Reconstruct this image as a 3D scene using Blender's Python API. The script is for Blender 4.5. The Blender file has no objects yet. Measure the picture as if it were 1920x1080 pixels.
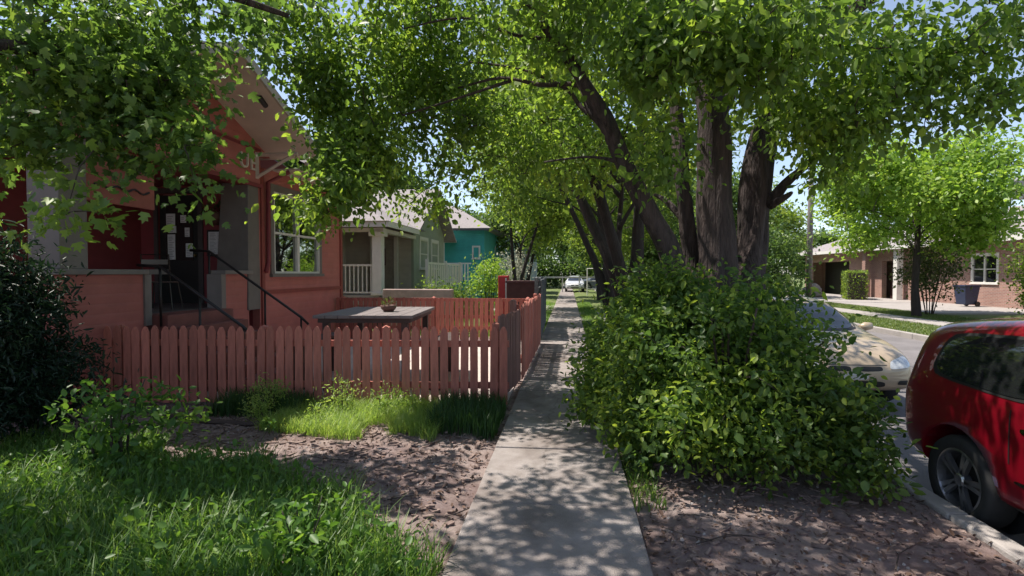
import bpy, math, random
import numpy as np
from mathutils import Vector, Matrix, noise
from mathutils.bvhtree import BVHTree
R = math.radians
random.seed(7)
rng = np.random.default_rng(11)
C = bpy.context.scene.collection
YAW, PITCH, H = R(6.0), R(1.6), 1.7

# ------------------------------------------------------------------ helpers
def at(px, py, D):
    """point at forward distance D seen at photo pixel (1920 wide)"""
    a = math.atan((px - 960) / 1000) - YAW
    f = D / math.cos(a + YAW)
    return Vector((math.sin(a) * f, math.cos(a) * f, H + (512 - py) / 1000 * D))

def tag(o, label=None, cat=None, group=None, kind=None):
    if label: o['label'] = label
    if cat: o['category'] = cat
    if group: o['group'] = group
    if kind: o['kind'] = kind
    return o

def thing(name, label, cat, loc=(0, 0, 0), rz=0, group=None):
    o = bpy.data.objects.new(name, None); C.objects.link(o)
    o.location = loc; o.rotation_euler = (0, 0, rz)
    o.empty_display_size = .1
    return tag(o, label, cat, group)

def link(name, me, m=None, parent=None):
    o = bpy.data.objects.new(name, me); C.objects.link(o)
    if m and not me.materials: me.materials.append(m)
    if parent: o.parent = parent
    return o

class MB:
    def __init__(s, M=None): s.v = []; s.f = []; s.M = M or Matrix.Identity(4)
    def add(s, vs, fs, M=None):
        n = len(s.v); T = s.M @ M if M else s.M
        s.v += [tuple(T @ Vector(p)) for p in vs]
        s.f += [tuple(i + n for i in f) for f in fs]; return s
    def box(s, x0, x1, y0, y1, z0, z1, M=None):
        return s.add([(x0,y0,z0),(x1,y0,z0),(x1,y1,z0),(x0,y1,z0),(x0,y0,z1),(x1,y0,z1),(x1,y1,z1),(x0,y1,z1)],
                     [(0,3,2,1),(4,5,6,7),(0,1,5,4),(1,2,6,5),(2,3,7,6),(3,0,4,7)], M)
    def tube(s, pts, rad, n=8, jit=0., M=None):
        pts = [Vector(p) for p in pts]
        if not isinstance(rad, (list, tuple)): rad = [rad] * len(pts)
        vs = []; up = None
        for i, p in enumerate(pts):
            d = (pts[min(i+1, len(pts)-1)] - pts[max(i-1, 0)])
            d = d.normalized() if d.length > 1e-9 else Vector((0,0,1))
            if up is None:
                up = Vector((0,1,0)) if abs(d.y) < .9 else Vector((1,0,0))
            a = (up - d * up.dot(d)).normalized(); b = d.cross(a); up = a
            for k in range(n):
                t = 2*math.pi*k/n
                r = rad[i] * (1 + jit * noise.noise(Vector((p.x*3+math.cos(t)*1.7, p.y*3+math.sin(t)*1.7, p.z*1.2))))
                vs.append(p + a*math.cos(t)*r + b*math.sin(t)*r)
        fs = [(i*n+k, i*n+(k+1)%n, (i+1)*n+(k+1)%n, (i+1)*n+k) for i in range(len(pts)-1) for k in range(n)]
        fs += [tuple(range(n-1,-1,-1)), tuple(range((len(pts)-1)*n, len(pts)*n))]
        return s.add(vs, fs, M)
    def lathe(s, prof, n=20, M=None):
        vs = [(r*math.cos(2*math.pi*k/n), r*math.sin(2*math.pi*k/n), z) for r, z in prof for k in range(n)]
        fs = [(i*n+k, i*n+(k+1)%n, (i+1)*n+(k+1)%n, (i+1)*n+k) for i in range(len(prof)-1) for k in range(n)]
        return s.add(vs, fs, M)
    def prism(s, poly, h0, h1, M=None):
        """poly in local x,y extruded along z"""
        n = len(poly)
        vs = [(x,y,h0) for x,y in poly] + [(x,y,h1) for x,y in poly]
        fs = [tuple(range(n-1,-1,-1)), tuple(range(n,2*n))] + [(i,(i+1)%n,n+(i+1)%n,n+i) for i in range(n)]
        return s.add(vs, fs, M)
    def build(s, name, m=None, parent=None, smooth=False, bevel=0, label=None):
        me = bpy.data.meshes.new(name); me.from_pydata(s.v, [], s.f); me.update()
        if smooth: me.shade_smooth()
        o = link(name, me, m, parent)
        if bevel:
            b = o.modifiers.new('b', 'BEVEL'); b.width = bevel; b.segments = 2; b.limit_method = 'ANGLE'
        if label: o['label'] = label
        return o

def frame(org, u, n):
    """local a along wall (u), b outward (n), c up"""
    u = Vector(u); n = Vector(n)
    return Matrix(((u.x, n.x, 0, org[0]), (u.y, n.y, 0, org[1]), (u.z, n.z, 1, org[2]), (0,0,0,1)))

def copy_tree(o, parent=None):
    c = o.copy(); C.objects.link(c); c.parent = parent
    for ch in [k for k in KIDS.get(o.name, [])] if KIDS else list(o.children):
        copy_tree(ch, c)
    return c
KIDS = None

# ------------------------------------------------------------------ materials
MATS = {}
def nt(name):
    m = bpy.data.materials.new(name); m.use_nodes = True
    t = m.node_tree; return m, t, t.nodes['Principled BSDF'], t.nodes['Material Output']
def mat(name, col, rough=.6, var=.15, scale=6., bump=.0, bscale=40., metal=0., spec=.5, col2=None, coat=0., stretch=None, detail=5):
    if name in MATS: return MATS[name]
    m, t, p, out = nt(name)
    tc = t.nodes.new('ShaderNodeTexCoord'); mp = t.nodes.new('ShaderNodeMapping')
    t.links.new(tc.outputs['Object'], mp.inputs[0])
    if stretch: mp.inputs['Scale'].default_value = stretch
    n = t.nodes.new('ShaderNodeTexNoise'); n.inputs['Scale'].default_value = scale; n.inputs['Detail'].default_value = detail
    n.inputs['Roughness'].default_value = .65
    t.links.new(mp.outputs[0], n.inputs['Vector'])
    cr = t.nodes.new('ShaderNodeValToRGB')
    c2 = col2 or tuple(c*(1+var) for c in col); c1 = tuple(c*(1-var) for c in col) if not col2 else col
    cr.color_ramp.elements[0].position = .32; cr.color_ramp.elements[1].position = .68
    cr.color_ramp.elements[0].color = (*c1, 1); cr.color_ramp.elements[1].color = (*c2, 1)
    t.links.new(n.outputs['Fac'], cr.inputs[0]); t.links.new(cr.outputs[0], p.inputs['Base Color'])
    p.inputs['Roughness'].default_value = rough; p.inputs['Metallic'].default_value = metal
    p.inputs['Specular IOR Level'].default_value = spec; p.inputs['Coat Weight'].default_value = coat
    p.inputs['Coat Roughness'].default_value = .03
    if bump:
        n2 = t.nodes.new('ShaderNodeTexNoise'); n2.inputs['Scale'].default_value = bscale; n2.inputs['Detail'].default_value = 6
        t.links.new(mp.outputs[0], n2.inputs['Vector'])
        b = t.nodes.new('ShaderNodeBump'); b.inputs['Strength'].default_value = min(bump,1); b.inputs['Distance'].default_value = .02 if 'bark' not in name else .05
        t.links.new(n2.outputs['Fac'], b.inputs['Height']); t.links.new(b.outputs[0], p.inputs['Normal'])
    MATS[name] = m; return m

def siding(name, col, period=.13, depth=.6, var=.12):
    """painted lap siding: saw-tooth bump along z"""
    m = mat(name, col, .62, var, 2.2, 0)
    t = m.node_tree; p = t.nodes['Principled BSDF']
    g = t.nodes.new('ShaderNodeNewGeometry'); sx = t.nodes.new('ShaderNodeSeparateXYZ'); t.links.new(g.outputs['Position'], sx.inputs[0])
    d = t.nodes.new('ShaderNodeMath'); d.operation = 'DIVIDE'; d.inputs[1].default_value = period; t.links.new(sx.outputs['Z'], d.inputs[0])
    fr = t.nodes.new('ShaderNodeMath'); fr.operation = 'FRACT'; t.links.new(d.outputs[0], fr.inputs[0])
    pw = t.nodes.new('ShaderNodeMath'); pw.operation = 'POWER'; pw.inputs[1].default_value = 6; t.links.new(fr.outputs[0], pw.inputs[0])
    b = t.nodes.new('ShaderNodeBump'); b.invert = True; b.inputs['Strength'].default_value = depth; b.inputs['Distance'].default_value = .02
    t.links.new(pw.outputs[0], b.inputs['Height']); t.links.new(b.outputs[0], p.inputs['Normal'])
    return m

def leafmat(name, c1, c2, c3, trans=.42, tmul=(2.05, 2.0, 1.1), rough=.45, spec=.4):
    if c2[1] > c2[0]*1.1: c1, c2, c3 = [(c[0], c[1]*.95, c[2]*1.2+.002) for c in (c1, c2, c3)]
    m, t, p, out = nt(name)
    a = t.nodes.new('ShaderNodeAttribute'); a.attribute_name = 'rnd'
    cr = t.nodes.new('ShaderNodeValToRGB'); e = cr.color_ramp.elements
    e[0].position = .0; e[0].color = (*c1, 1); e[1].position = 1; e[1].color = (*c3, 1)
    k = e.new(.6); k.color = (*c2, 1)
    t.links.new(a.outputs['Fac'], cr.inputs[0]); t.links.new(cr.outputs[0], p.inputs['Base Color'])
    p.inputs['Roughness'].default_value = rough; p.inputs['Specular IOR Level'].default_value = spec
    tr = t.nodes.new('ShaderNodeBsdfTranslucent'); mx = t.nodes.new('ShaderNodeMixShader')
    vm = t.nodes.new('ShaderNodeVectorMath'); vm.operation = 'MULTIPLY'; vm.inputs[1].default_value = tmul
    t.links.new(cr.outputs[0], vm.inputs[0]); t.links.new(vm.outputs[0], tr.inputs['Color'])
    mx.inputs[0].default_value = trans
    t.links.new(p.outputs[0], mx.inputs[1]); t.links.new(tr.outputs[0], mx.inputs[2]); t.links.new(mx.outputs[0], out.inputs['Surface'])
    MATS[name] = m; return m

def glassmat(name, tint=(.5,.55,.5), fac=.5):
    m, t, p, out = nt(name)
    t.nodes.remove(p)
    tr = t.nodes.new('ShaderNodeBsdfTransparent'); tr.inputs[0].default_value = (*tint, 1)
    gl = t.nodes.new('ShaderNodeBsdfGlossy'); gl.inputs['Roughness'].default_value = .02; gl.inputs['Color'].default_value = (.4,.42,.4,1)
    fr = t.nodes.new('ShaderNodeFresnel'); fr.inputs[0].default_value = 1.42
    mx = t.nodes.new('ShaderNodeMixShader'); t.links.new(fr.outputs[0], mx.inputs[0])
    t.links.new(tr.outputs[0], mx.inputs[1]); t.links.new(gl.outputs[0], mx.inputs[2]); t.links.new(mx.outputs[0], out.inputs['Surface'])
    MATS[name] = m; return m

red_wall = siding('red_siding_paint', (.40,.125,.105), .13, .5)
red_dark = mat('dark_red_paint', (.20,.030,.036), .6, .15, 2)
red_fence = mat('red_fence_paint', (.43,.145,.108), .7, .26, 3.2, .35, 60, stretch=(6,6,1))
red_fence2 = mat('red_fence_paint_rear', (.36,.115,.085), .7, .25, 2.5, .35, 60, stretch=(6,6,1))  # a little darker than the front fence red, for the rear run
grey_trim = mat('taupe_trim_paint', (.15,.13,.12), .6, .14, 3, .1, 30)
grey_pale = mat('grey_pillar_paint', (.19,.165,.155), .6, .12, 3, .1, 30)
soffit_m = mat('beige_soffit_paint', (.60,.50,.43), .7, .1, 1.5, .05, 20)
white_trim = mat('white_window_paint', (.62,.60,.56), .5, .06, 4)
shingle = mat('grey_shingle', (.20,.17,.165), .9, .25, 14, .5, 60)
shingle_pink = mat('faded_pinkish_shingle', (.27,.24,.238), .9, .16, 9, .4, 60)
concrete = mat('pale_concrete', (.33,.30,.28), .85, .16, 2.5, .35, 90, detail=9)
walk_m = mat('sidewalk_concrete', (.225,.195,.18), .9, .3, 2.3, .6, 120, detail=12, col2=(.37,.33,.315))
patio_m = mat('patio_concrete', (.50,.42,.38), .85, .14, 1.4, .3, 60)
dark_metal = mat('dark_metal', (.025,.022,.022), .45, .2, 10, metal=.3)
dark_door = mat('dark_green_black_door', (.018,.02,.02), .35, .2, 2)
paper = mat('paper_white', (.62,.62,.64), .8, .12, 12)
wood_grey = mat('weathered_grey_wood', (.20,.17,.165), .8, .25, 3, .4, 40, stretch=(1,8,8))
wood_dark = mat('dark_brown_wood', (.07,.045,.038), .75, .3, 4, .3, 40)
gate_m = mat('faded_brown_grey_wood', (.21,.105,.088), .8, .25, 3, .3, 50, stretch=(6,6,1))
grey_fence_m = mat('slate_grey_fence_paint', (.12,.125,.13), .75, .15, 3, .2, 50, stretch=(6,6,1))
beige_wall = siding('beige_siding', (.45,.41,.36), .16, .35)
green_wall = siding('grey_green_siding', (.30,.335,.27), .16, .35)
teal_wall = siding('teal_siding', (.04,.33,.32), .16, .3)
blue_wall = siding('pale_blue_siding', (.34,.43,.46), .16, .3)
white_paint = mat('white_porch_paint', (.70,.67,.63), .6, .06, 5)
terracotta = mat('brown_clay', (.10,.045,.035), .7, .2, 8, .1)
bark = mat('dark_furrowed_bark', (.026,.019,.018), .95, .5, 5, 1., 14, stretch=(3.5,3.5,.55), detail=10, col2=(.095,.068,.062))
bark2 = mat('far_tree_bark', (.04,.030,.027), .95, .35, 6, .8, 16, stretch=(3,3,.6))
twig_m = mat('twig_bark', (.055,.04,.034), .9, .3, 8)
glass = glassmat('window_glass')
dark_glass = mat('tinted_car_glass', (.012,.013,.014), .04, .1, 1, spec=.8, coat=.6)
L_maple = leafmat('maple_leaf', (.060,.12,.028), (.105,.19,.034), (.20,.31,.05), .5)
L_main = leafmat('main_tree_leaf', (.075,.14,.026), (.13,.225,.034), (.24,.35,.045), .52)
L_bush = leafmat('bush_leaf', (.055,.115,.022), (.11,.195,.03), (.27,.37,.045), .48)
L_mid = leafmat('street_tree_leaf', (.08,.14,.026), (.15,.235,.034), (.27,.36,.045), .5)
L_lime = leafmat('lime_leaf', (.13,.24,.03), (.21,.34,.045), (.31,.43,.07), .45)
L_olive = leafmat('olive_leaf', (.05,.075,.022), (.085,.115,.03), (.13,.15,.04), .35)
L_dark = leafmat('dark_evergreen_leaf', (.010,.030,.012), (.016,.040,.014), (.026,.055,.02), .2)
L_far = leafmat('far_tree_leaf', (.05,.10,.028), (.09,.16,.035), (.16,.25,.045), .45)
L_weed = leafmat('weed_leaf', (.05,.12,.018), (.08,.18,.022), (.16,.28,.035), .4)
G_tall = leafmat('tall_grass_blade', (.05,.12,.02), (.10,.20,.03), (.24,.34,.07), .45)
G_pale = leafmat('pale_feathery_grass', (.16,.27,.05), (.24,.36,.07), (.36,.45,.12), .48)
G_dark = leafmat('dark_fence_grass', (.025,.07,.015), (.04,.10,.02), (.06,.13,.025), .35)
G_lawn = leafmat('lawn_blade', (.07,.12,.025), (.12,.18,.035), (.24,.26,.09), .35)
L_litter = leafmat('leaf_litter', (.09,.055,.04), (.17,.11,.085), (.32,.24,.20), .1, (1,1,1), .8, .1)
L_flower = leafmat('white_blossom', (.35,.36,.25), (.5,.5,.4), (.6,.6,.5), .3, (1,1,1), .7, .1)

for mm in (red_fence, red_fence2, gate_m, grey_fence_m, red_wall):
    t = mm.node_tree; p = t.nodes['Principled BSDF']; src = p.inputs['Base Color'].links[0].from_socket
    oi = t.nodes.new('ShaderNodeObjectInfo'); mr = t.nodes.new('ShaderNodeMapRange'); mr.inputs['To Min'].default_value = .80; mr.inputs['To Max'].default_value = 1.2
    vm = t.nodes.new('ShaderNodeVectorMath'); vm.operation = 'SCALE'
    if mm is red_wall: n_ = t.nodes.new('ShaderNodeTexNoise'); n_.inputs['Scale'].default_value = .9; n_.inputs['Detail'].default_value = 8; t.links.new(n_.outputs['Fac'], mr.inputs['Value'])
    else: t.links.new(oi.outputs['Random'], mr.inputs['Value'])
    # chips and scuffs where bare wood shows
    gp = t.nodes.new('ShaderNodeNewGeometry'); n3 = t.nodes.new('ShaderNodeTexNoise'); n3.inputs['Scale'].default_value = 26; n3.inputs['Detail'].default_value = 8; n3.inputs['Roughness'].default_value = .75
    t.links.new(gp.outputs['Position'], n3.inputs['Vector']); c3 = t.nodes.new('ShaderNodeValToRGB'); c3.color_ramp.elements[0].position = .66; c3.color_ramp.elements[1].position = .72
    t.links.new(n3.outputs['Fac'], c3.inputs[0]); mxx = t.nodes.new('ShaderNodeMixRGB'); mxx.inputs[2].default_value = (.24,.17,.15,1)
    t.links.new(src, vm.inputs[0]); t.links.new(mr.outputs[0], vm.inputs['Scale']); t.links.new(c3.outputs[0], mxx.inputs[0]); t.links.new(vm.outputs[0], mxx.inputs[1]); t.links.new(mxx.outputs[0], p.inputs['Base Color'])
t = walk_m.node_tree; p = t.nodes['Principled BSDF']; src = p.inputs['Base Color'].links[0].from_socket
gp = t.nodes.new('ShaderNodeNewGeometry'); nn = t.nodes.new('ShaderNodeTexNoise'); nn.inputs['Scale'].default_value = 2.5; nn.inputs['Detail'].default_value = 6
t.links.new(gp.outputs['Position'], nn.inputs['Vector']); ad = t.nodes.new('ShaderNodeMixRGB'); ad.inputs[0].default_value = .25; t.links.new(gp.outputs['Position'], ad.inputs[1]); t.links.new(nn.outputs['Color'], ad.inputs[2])
vo = t.nodes.new('ShaderNodeTexVoronoi'); vo.feature = 'DISTANCE_TO_EDGE'; vo.inputs['Scale'].default_value = .55; t.links.new(ad.outputs[0], vo.inputs['Vector'])
c3 = t.nodes.new('ShaderNodeValToRGB'); c3.color_ramp.elements[0].position = .002; c3.color_ramp.elements[0].color = (.72,.70,.69,1); c3.color_ramp.elements[1].position = .005; t.links.new(vo.outputs['Distance'], c3.inputs[0])
st = t.nodes.new('ShaderNodeTexNoise'); st.inputs['Scale'].default_value = .8; st.inputs['Detail'].default_value = 10; st.inputs['Roughness'].default_value = .7; t.links.new(gp.outputs['Position'], st.inputs['Vector'])
c4 = t.nodes.new('ShaderNodeValToRGB'); c4.color_ramp.elements[0].position = .36; c4.color_ramp.elements[0].color = (.62,.57,.54,1); c4.color_ramp.elements[1].position = .56; t.links.new(st.outputs['Fac'], c4.inputs[0])
m1 = t.nodes.new('ShaderNodeMixRGB'); m1.blend_type = 'MULTIPLY'; m1.inputs[0].default_value = 1; m2 = t.nodes.new('ShaderNodeMixRGB'); m2.blend_type = 'MULTIPLY'; m2.inputs[0].default_value = 1
t.links.new(src, m1.inputs[1]); t.links.new(c3.outputs[0], m1.inputs[2]); t.links.new(m1.outputs[0], m2.inputs[1]); t.links.new(c4.outputs[0], m2.inputs[2]); t.links.new(m2.outputs[0], p.inputs['Base Color'])

# ------------------------------------------------------------------ leaves, grass and trees
TEMPL = {
 'oval': ([(0,0,0),(.3,.27,.07),(.68,.24,.05),(1,0,-.10),(.68,-.24,.05),(.3,-.27,.07)], [(0,1,2,3),(0,3,4,5)]),
 'quad': ([(0,0,0),(.5,.3,.05),(1,0,-.06),(.5,-.3,.05)], [(0,1,2,3)]),
 'slim': ([(0,0,0),(.35,.13,.04),(.7,.11,.02),(1,0,-.14),(.7,-.11,.02),(.35,-.13,.04)], [(0,1,2,3),(0,3,4,5)]),
 'lobed': ([(0,0,0),(.02,.30,.05),(.30,.50,.02),(.36,.24,.05),(.70,.40,-.05),(.68,.15,.02),(1,0,-.12),
            (.68,-.15,.02),(.70,-.40,-.05),(.36,-.24,.05),(.30,-.50,.02),(.02,-.30,.05)],
           [(0,1,2,3,4,5,6),(0,6,7,8,9,10,11)]),
}
def np_mesh(name, V, F, attr=None):
    me = bpy.data.meshes.new(name)
    V = np.ascontiguousarray(V, dtype=np.float32); F = np.ascontiguousarray(F, dtype=np.int32)
    n, k = F.shape
    me.vertices.add(len(V)); me.vertices.foreach_set('co', V.ravel())
    me.loops.add(n*k); me.loops.foreach_set('vertex_index', F.ravel())
    me.polygons.add(n); me.polygons.foreach_set('loop_start', np.arange(0, n*k, k, dtype=np.int32))
    if attr is not None:
        a = me.attributes.new('rnd', 'FLOAT', 'POINT'); a.data.foreach_set('value', np.ascontiguousarray(attr, dtype=np.float32))
    me.update(calc_edges=True); me.validate(); return me
def unit(a): return a / (np.linalg.norm(a, axis=1, keepdims=True) + 1e-9)
def leaf_mesh(name, cen, size, shape='oval', droop=.5, rnd=None, flat=.8, seed=0, out=None):
    g = np.random.default_rng(seed); n = len(cen)
    d = g.normal(size=(n,3)); d[:,2] -= droop
    if out is not None: d += out
    d = unit(d)
    up = g.normal(size=(n,3)) * (1-flat) + np.array([0,0,flat]); up -= d*np.sum(up*d, 1, keepdims=True); up = unit(up)
    s = np.cross(d, up)
    T, F = TEMPL[shape]; T = np.array(T)
    sz = size * np.clip(g.lognormal(-.08, .3, n), .45, 1.7)
    wv = g.uniform(.8, 1.15, n)
    V = cen[:,None,:] + sz[:,None,None]*(T[None,:,0,None]*d[:,None,:] + wv[:,None,None]*T[None,:,1,None]*s[:,None,:] + T[None,:,2,None]*up[:,None,:])
    FF = (np.arange(n)[:,None,None]*len(T) + np.array(F)[None]).reshape(-1, len(F[0]))
    if rnd is None: rnd = g.uniform(0, 1, n)
    return np_mesh(name, V.reshape(-1,3), FF, np.repeat(np.clip(rnd,0,1), len(T)))

def grow(limbs, clusters, twig_r=.012, seg=.45, wob=.10, seed=0):
    """twigs from the nearest limb node to every cluster, nearest first; returns MB and end directions"""
    g = random.Random(seed)
    nodes = [Vector(p) for l in limbs for p in l]
    arr = np.array([tuple(p) for p in nodes], dtype=float)
    mb = MB(); order = []
    cl = [Vector(c) for c in clusters]
    d0 = [float(np.min(np.linalg.norm(arr - np.array(c), axis=1))) for c in cl]
    dirs = [None]*len(cl); pts_all = []
    for i in sorted(range(len(cl)), key=lambda k: d0[k]):
        c = cl[i]; dd = np.linalg.norm(arr - np.array(c), axis=1) + np.maximum(0, (arr[:,2]-c.z))*.35
        p = Vector(arr[int(np.argmin(dd))]); L = (c-p).length
        if L < .05: dirs[i] = Vector((0,0,1)); continue
        n = max(2, int(L/seg)+1); pts = [p]
        for k in range(1, n+1):
            t = k/n; q = p.lerp(c, t)
            if k < n: q += Vector((g.uniform(-1,1), g.uniform(-1,1), g.uniform(-.4,1)))*wob*min(L,1.5)
            q.z += math.sin(t*math.pi)*.08*L
            pts.append(q)
        r0 = min(twig_r*(.6+.55*L), .05)
        mb.tube(pts, [r0*(1-.75*k/n) for k in range(n+1)], 5)
        arr = np.vstack([arr, np.array([tuple(q) for q in pts[1:]])])
        dirs[i] = (pts[-1]-pts[-2]).normalized(); pts_all.append(pts)
    return mb, dirs

def smooth_path(pts, k=4):
    """Catmull-Rom through (point, radius)"""
    P = [Vector(p) for p, r in pts]; Rr = [r for p, r in pts]; o = []; ro = []
    for i in range(len(P)-1):
        a, b, c, d = P[max(i-1,0)], P[i], P[i+1], P[min(i+2,len(P)-1)]
        for j in range(k):
            t = j/k
            o.append(.5*((2*b)+(c-a)*t+(2*a-5*b+4*c-d)*t*t+(3*b-a-3*c+d)*t**3)); ro.append(Rr[i]*(1-t)+Rr[i+1]*t)
    o.append(P[-1]); ro.append(Rr[-1]); return o, ro

def in_blob(c, r, n, g, hollow=.0):
    d = unit(g.normal(size=(n,3))); u = g.uniform(hollow, 1, n)**(1/2.2)
    return np.array(c)[None] + d*u[:,None]*np.array(r)[None]

def clumps(cl, dirs, per, spread, g, z=.75, keep=1.0):
    cen = []; rn = []; out = []
    for c, d in zip(cl, dirs):
        n = max(3, int(per*g.uniform(.5, 1.5)))
        o = g.normal(size=(n,3))*spread*g.uniform(.6,1.2); o[:,2] *= z
        # leaves trail back along the twig too
        back = g.uniform(0, 1, n)[:,None]*-np.array(d)[None]*spread*1.6
        cen.append(np.array(c)[None]+o+back); rn.append(np.clip(g.normal(.45, .26)+g.normal(0,.2,n),0,1)); out.append(unit(o)*.6)
    return np.vstack(cen), np.concatenate(rn), np.vstack(out)

def make_tree(name, label, cat, base, stems, clusters, leaf, lm, per, spread, shape='oval', bm=bark, seed=1, group=None,
              twig_r=.012, droop=.5, jit=.45, sides=20, nbr=0, flat=.55, seg=.45):
    root = thing(name, label, cat, base, 0, group); g = np.random.default_rng(seed); B = Vector(base)
    limbs = []
    for k, st in enumerate(stems):
        p, r = smooth_path(st, 8 if st[0][1] > .1 else 4)
        mb = MB(); mb.tube([q-B for q in p], r, sides if r[0] > .06 else 7, jit)
        mb.build('trunk' if k < nbr or not nbr else 'branch', bm, root, smooth=True)
        limbs.append([q for q, rr in zip(p, r) if q.z > 1.2 or r[0] < .06])
    limbs = [l for l in limbs if l]
    mb, dirs = grow(limbs, clusters, twig_r, seg, seed=seed)
    mb.M = Matrix.Identity(4); mb.v = [(x-B.x, y-B.y, z-B.z) for x, y, z in mb.v]
    tg = mb.build('twigs', twig_m, root, smooth=True); tg['kind'] = 'stuff'
    cen, rn, out = clumps(clusters, dirs, per, spread, g)
    me = leaf_mesh('crown', cen-np.array(base)[None], leaf, shape, droop, rn, flat, seed, out)
    link('crown', me, lm, root)
    return root

def blades(name, m, pts, h, w, lean=.45, seed=0, label=None, cat=None, rb=.5):
    g = np.random.default_rng(seed); n = len(pts); pts = np.asarray(pts)
    a = g.uniform(0, 2*np.pi, n); hh = h*g.uniform(.45, 1.15, n); ln = hh*lean*g.uniform(.1, 1.3, n)
    d = np.stack([np.cos(a), np.sin(a), np.zeros(n)], 1); s = np.stack([-np.sin(a), np.cos(a), np.zeros(n)], 1)
    ww = w*g.uniform(.6, 1.3, n)
    rows = []
    for t, wt in ((0,1.),(.4,.85),(.75,.6),(1.,.06)):
        c = pts + d*(ln*t*t)[:,None]; c = c.copy(); c[:,2] += hh*(t-.18*t*t)
        rows += [c - s*(ww*wt/2)[:,None], c + s*(ww*wt/2)[:,None]]
    V = np.stack(rows, 1).reshape(-1,3)
    F = (np.arange(n)[:,None,None]*8 + np.array([(0,1,3,2),(2,3,5,4),(4,5,7,6)])[None]).reshape(-1,4)
    r = np.clip(rb + g.normal(0,.22,n), 0, 1)
    o = link(name, np_mesh(name, V, F, np.repeat(r, 8)), m)
    return tag(o, label, cat, None, 'stuff')

# ------------------------------------------------------------------ ground
KX = 2.66                     # near kerb
def gz(x, y):
    if x > KX+.05 and x < 9.85: return -.35
    z = .03*noise.noise(Vector((x*.9, y*.9, 0))) + .018*noise.noise(Vector((x*3.1, y*3.1, 2))) + .008*noise.noise(Vector((x*9, y*9, 5)))
    e = 0
    if -.95 < x < .72: e = -.03 - min(1, min(x+.95, .72-x)/.2)*.02
    if -6 < x < -.6 and 6.5 < y < 13.4: return -.02
    if x > KX-.25: e -= .03
    return z*(.35 if x > 5 else 1) + e
def axis(segs):
    o = []
    for a, b, s in segs:
        n = max(1, round((b-a)/s)); o += [a+(b-a)*i/n for i in range(n)]
    return o + [segs[-1][1]]
xs = axis([(-160,-30,20),(-30,-7,2),(-7,-4.5,.2),(-4.5,KX,.07),(KX,KX+.1,.1),(KX+.1,9.8,3),(9.8,9.9,.1),(9.9,22,1),(22,40,4),(40,200,20)])
ys = axis([(-40,0,5),(0,1,.2),(1,7,.07),(7,15,.25),(15,50,2),(50,100,8),(100,400,40)])
gv = [(x, y, gz(x, y)) for y in ys for x in xs]; nx = len(xs)
gf = [(j*nx+i, j*nx+i+1, (j+1)*nx+i+1, (j+1)*nx+i) for j in range(len(ys)-1) for i in range(nx-1)]
# mulch / dirt / lawn by place (patches of real ground cover)
m, t, p, out = nt('dirt_and_mulch')
tc = t.nodes.new('ShaderNodeNewGeometry')
def nz(sc, det=8, r=.65):
    n = t.nodes.new('ShaderNodeTexNoise'); n.inputs['Scale'].default_value = sc; n.inputs['Detail'].default_value = det; n.inputs['Roughness'].default_value = r
    t.links.new(tc.outputs['Position'], n.inputs['Vector']); return n
def ramp(src, stops):
    cr = t.nodes.new('ShaderNodeValToRGB'); e = cr.color_ramp.elements
    e[0].position, e[0].color = stops[0][0], (*stops[0][1],1); e[1].position, e[1].color = stops[-1][0], (*stops[-1][1],1)
    for s in stops[1:-1]: k = e.new(s[0]); k.color = (*s[1],1)
    t.links.new(src, cr.inputs[0]); return cr
dirt = ramp(nz(5,12,.75).outputs['Fac'], [(.3,(.095,.062,.055)),(.5,(.20,.145,.135)),(.72,(.33,.26,.25))])
packed = ramp(nz(14,10,.8).outputs['Fac'], [(.3,(.22,.165,.145)),(.7,(.40,.325,.30))])
sel = ramp(nz(1.1,6,.7).outputs['Fac'], [(.44,(0,0,0)),(.60,(1,1,1))])
dm = t.nodes.new('ShaderNodeMixRGB'); t.links.new(sel.outputs[0], dm.inputs[0]); t.links.new(dirt.outputs[0], dm.inputs[1]); t.links.new(packed.outputs[0], dm.inputs[2]); dirt = dm
lawn = ramp(nz(.7,10,.7).outputs['Fac'], [(.3,(.07,.11,.03)),(.55,(.14,.17,.06)),(.72,(.28,.24,.15))])
sx = t.nodes.new('ShaderNodeSeparateXYZ'); t.links.new(tc.outputs['Position'], sx.inputs[0])
g1 = t.nodes.new('ShaderNodeMath'); g1.operation = 'GREATER_THAN'; g1.inputs[1].default_value = 9; t.links.new(sx.outputs['X'], g1.inputs[0])
g2 = t.nodes.new('ShaderNodeMath'); g2.operation = 'GREATER_THAN'; g2.inputs[1].default_value = 14; t.links.new(sx.outputs['Y'], g2.inputs[0])
gm = t.nodes.new('ShaderNodeMath'); gm.operation = 'MAXIMUM'; t.links.new(g1.outputs[0], gm.inputs[0]); t.links.new(g2.outputs[0], gm.inputs[1])
mx = t.nodes.new('ShaderNodeMixRGB'); t.links.new(gm.outputs[0], mx.inputs[0]); t.links.new(dirt.outputs[0], mx.inputs[1]); t.links.new(lawn.outputs[0], mx.inputs[2])
t.links.new(mx.outputs[0], p.inputs['Base Color']); p.inputs['Roughness'].default_value = .95; p.inputs['Specular IOR Level'].default_value = .2
b = t.nodes.new('ShaderNodeBump'); b.inputs['Strength'].default_value = .9; b.inputs['Distance'].default_value = .018
t.links.new(nz(48,10,.8).outputs['Fac'], b.inputs['Height']); t.links.new(b.outputs[0], p.inputs['Normal'])
ground_m = m
me = bpy.data.meshes.new('ground'); me.from_pydata(gv, [], gf); me.update(); me.shade_smooth()
tag(link('ground', me, ground_m), kind='structure')

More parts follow.
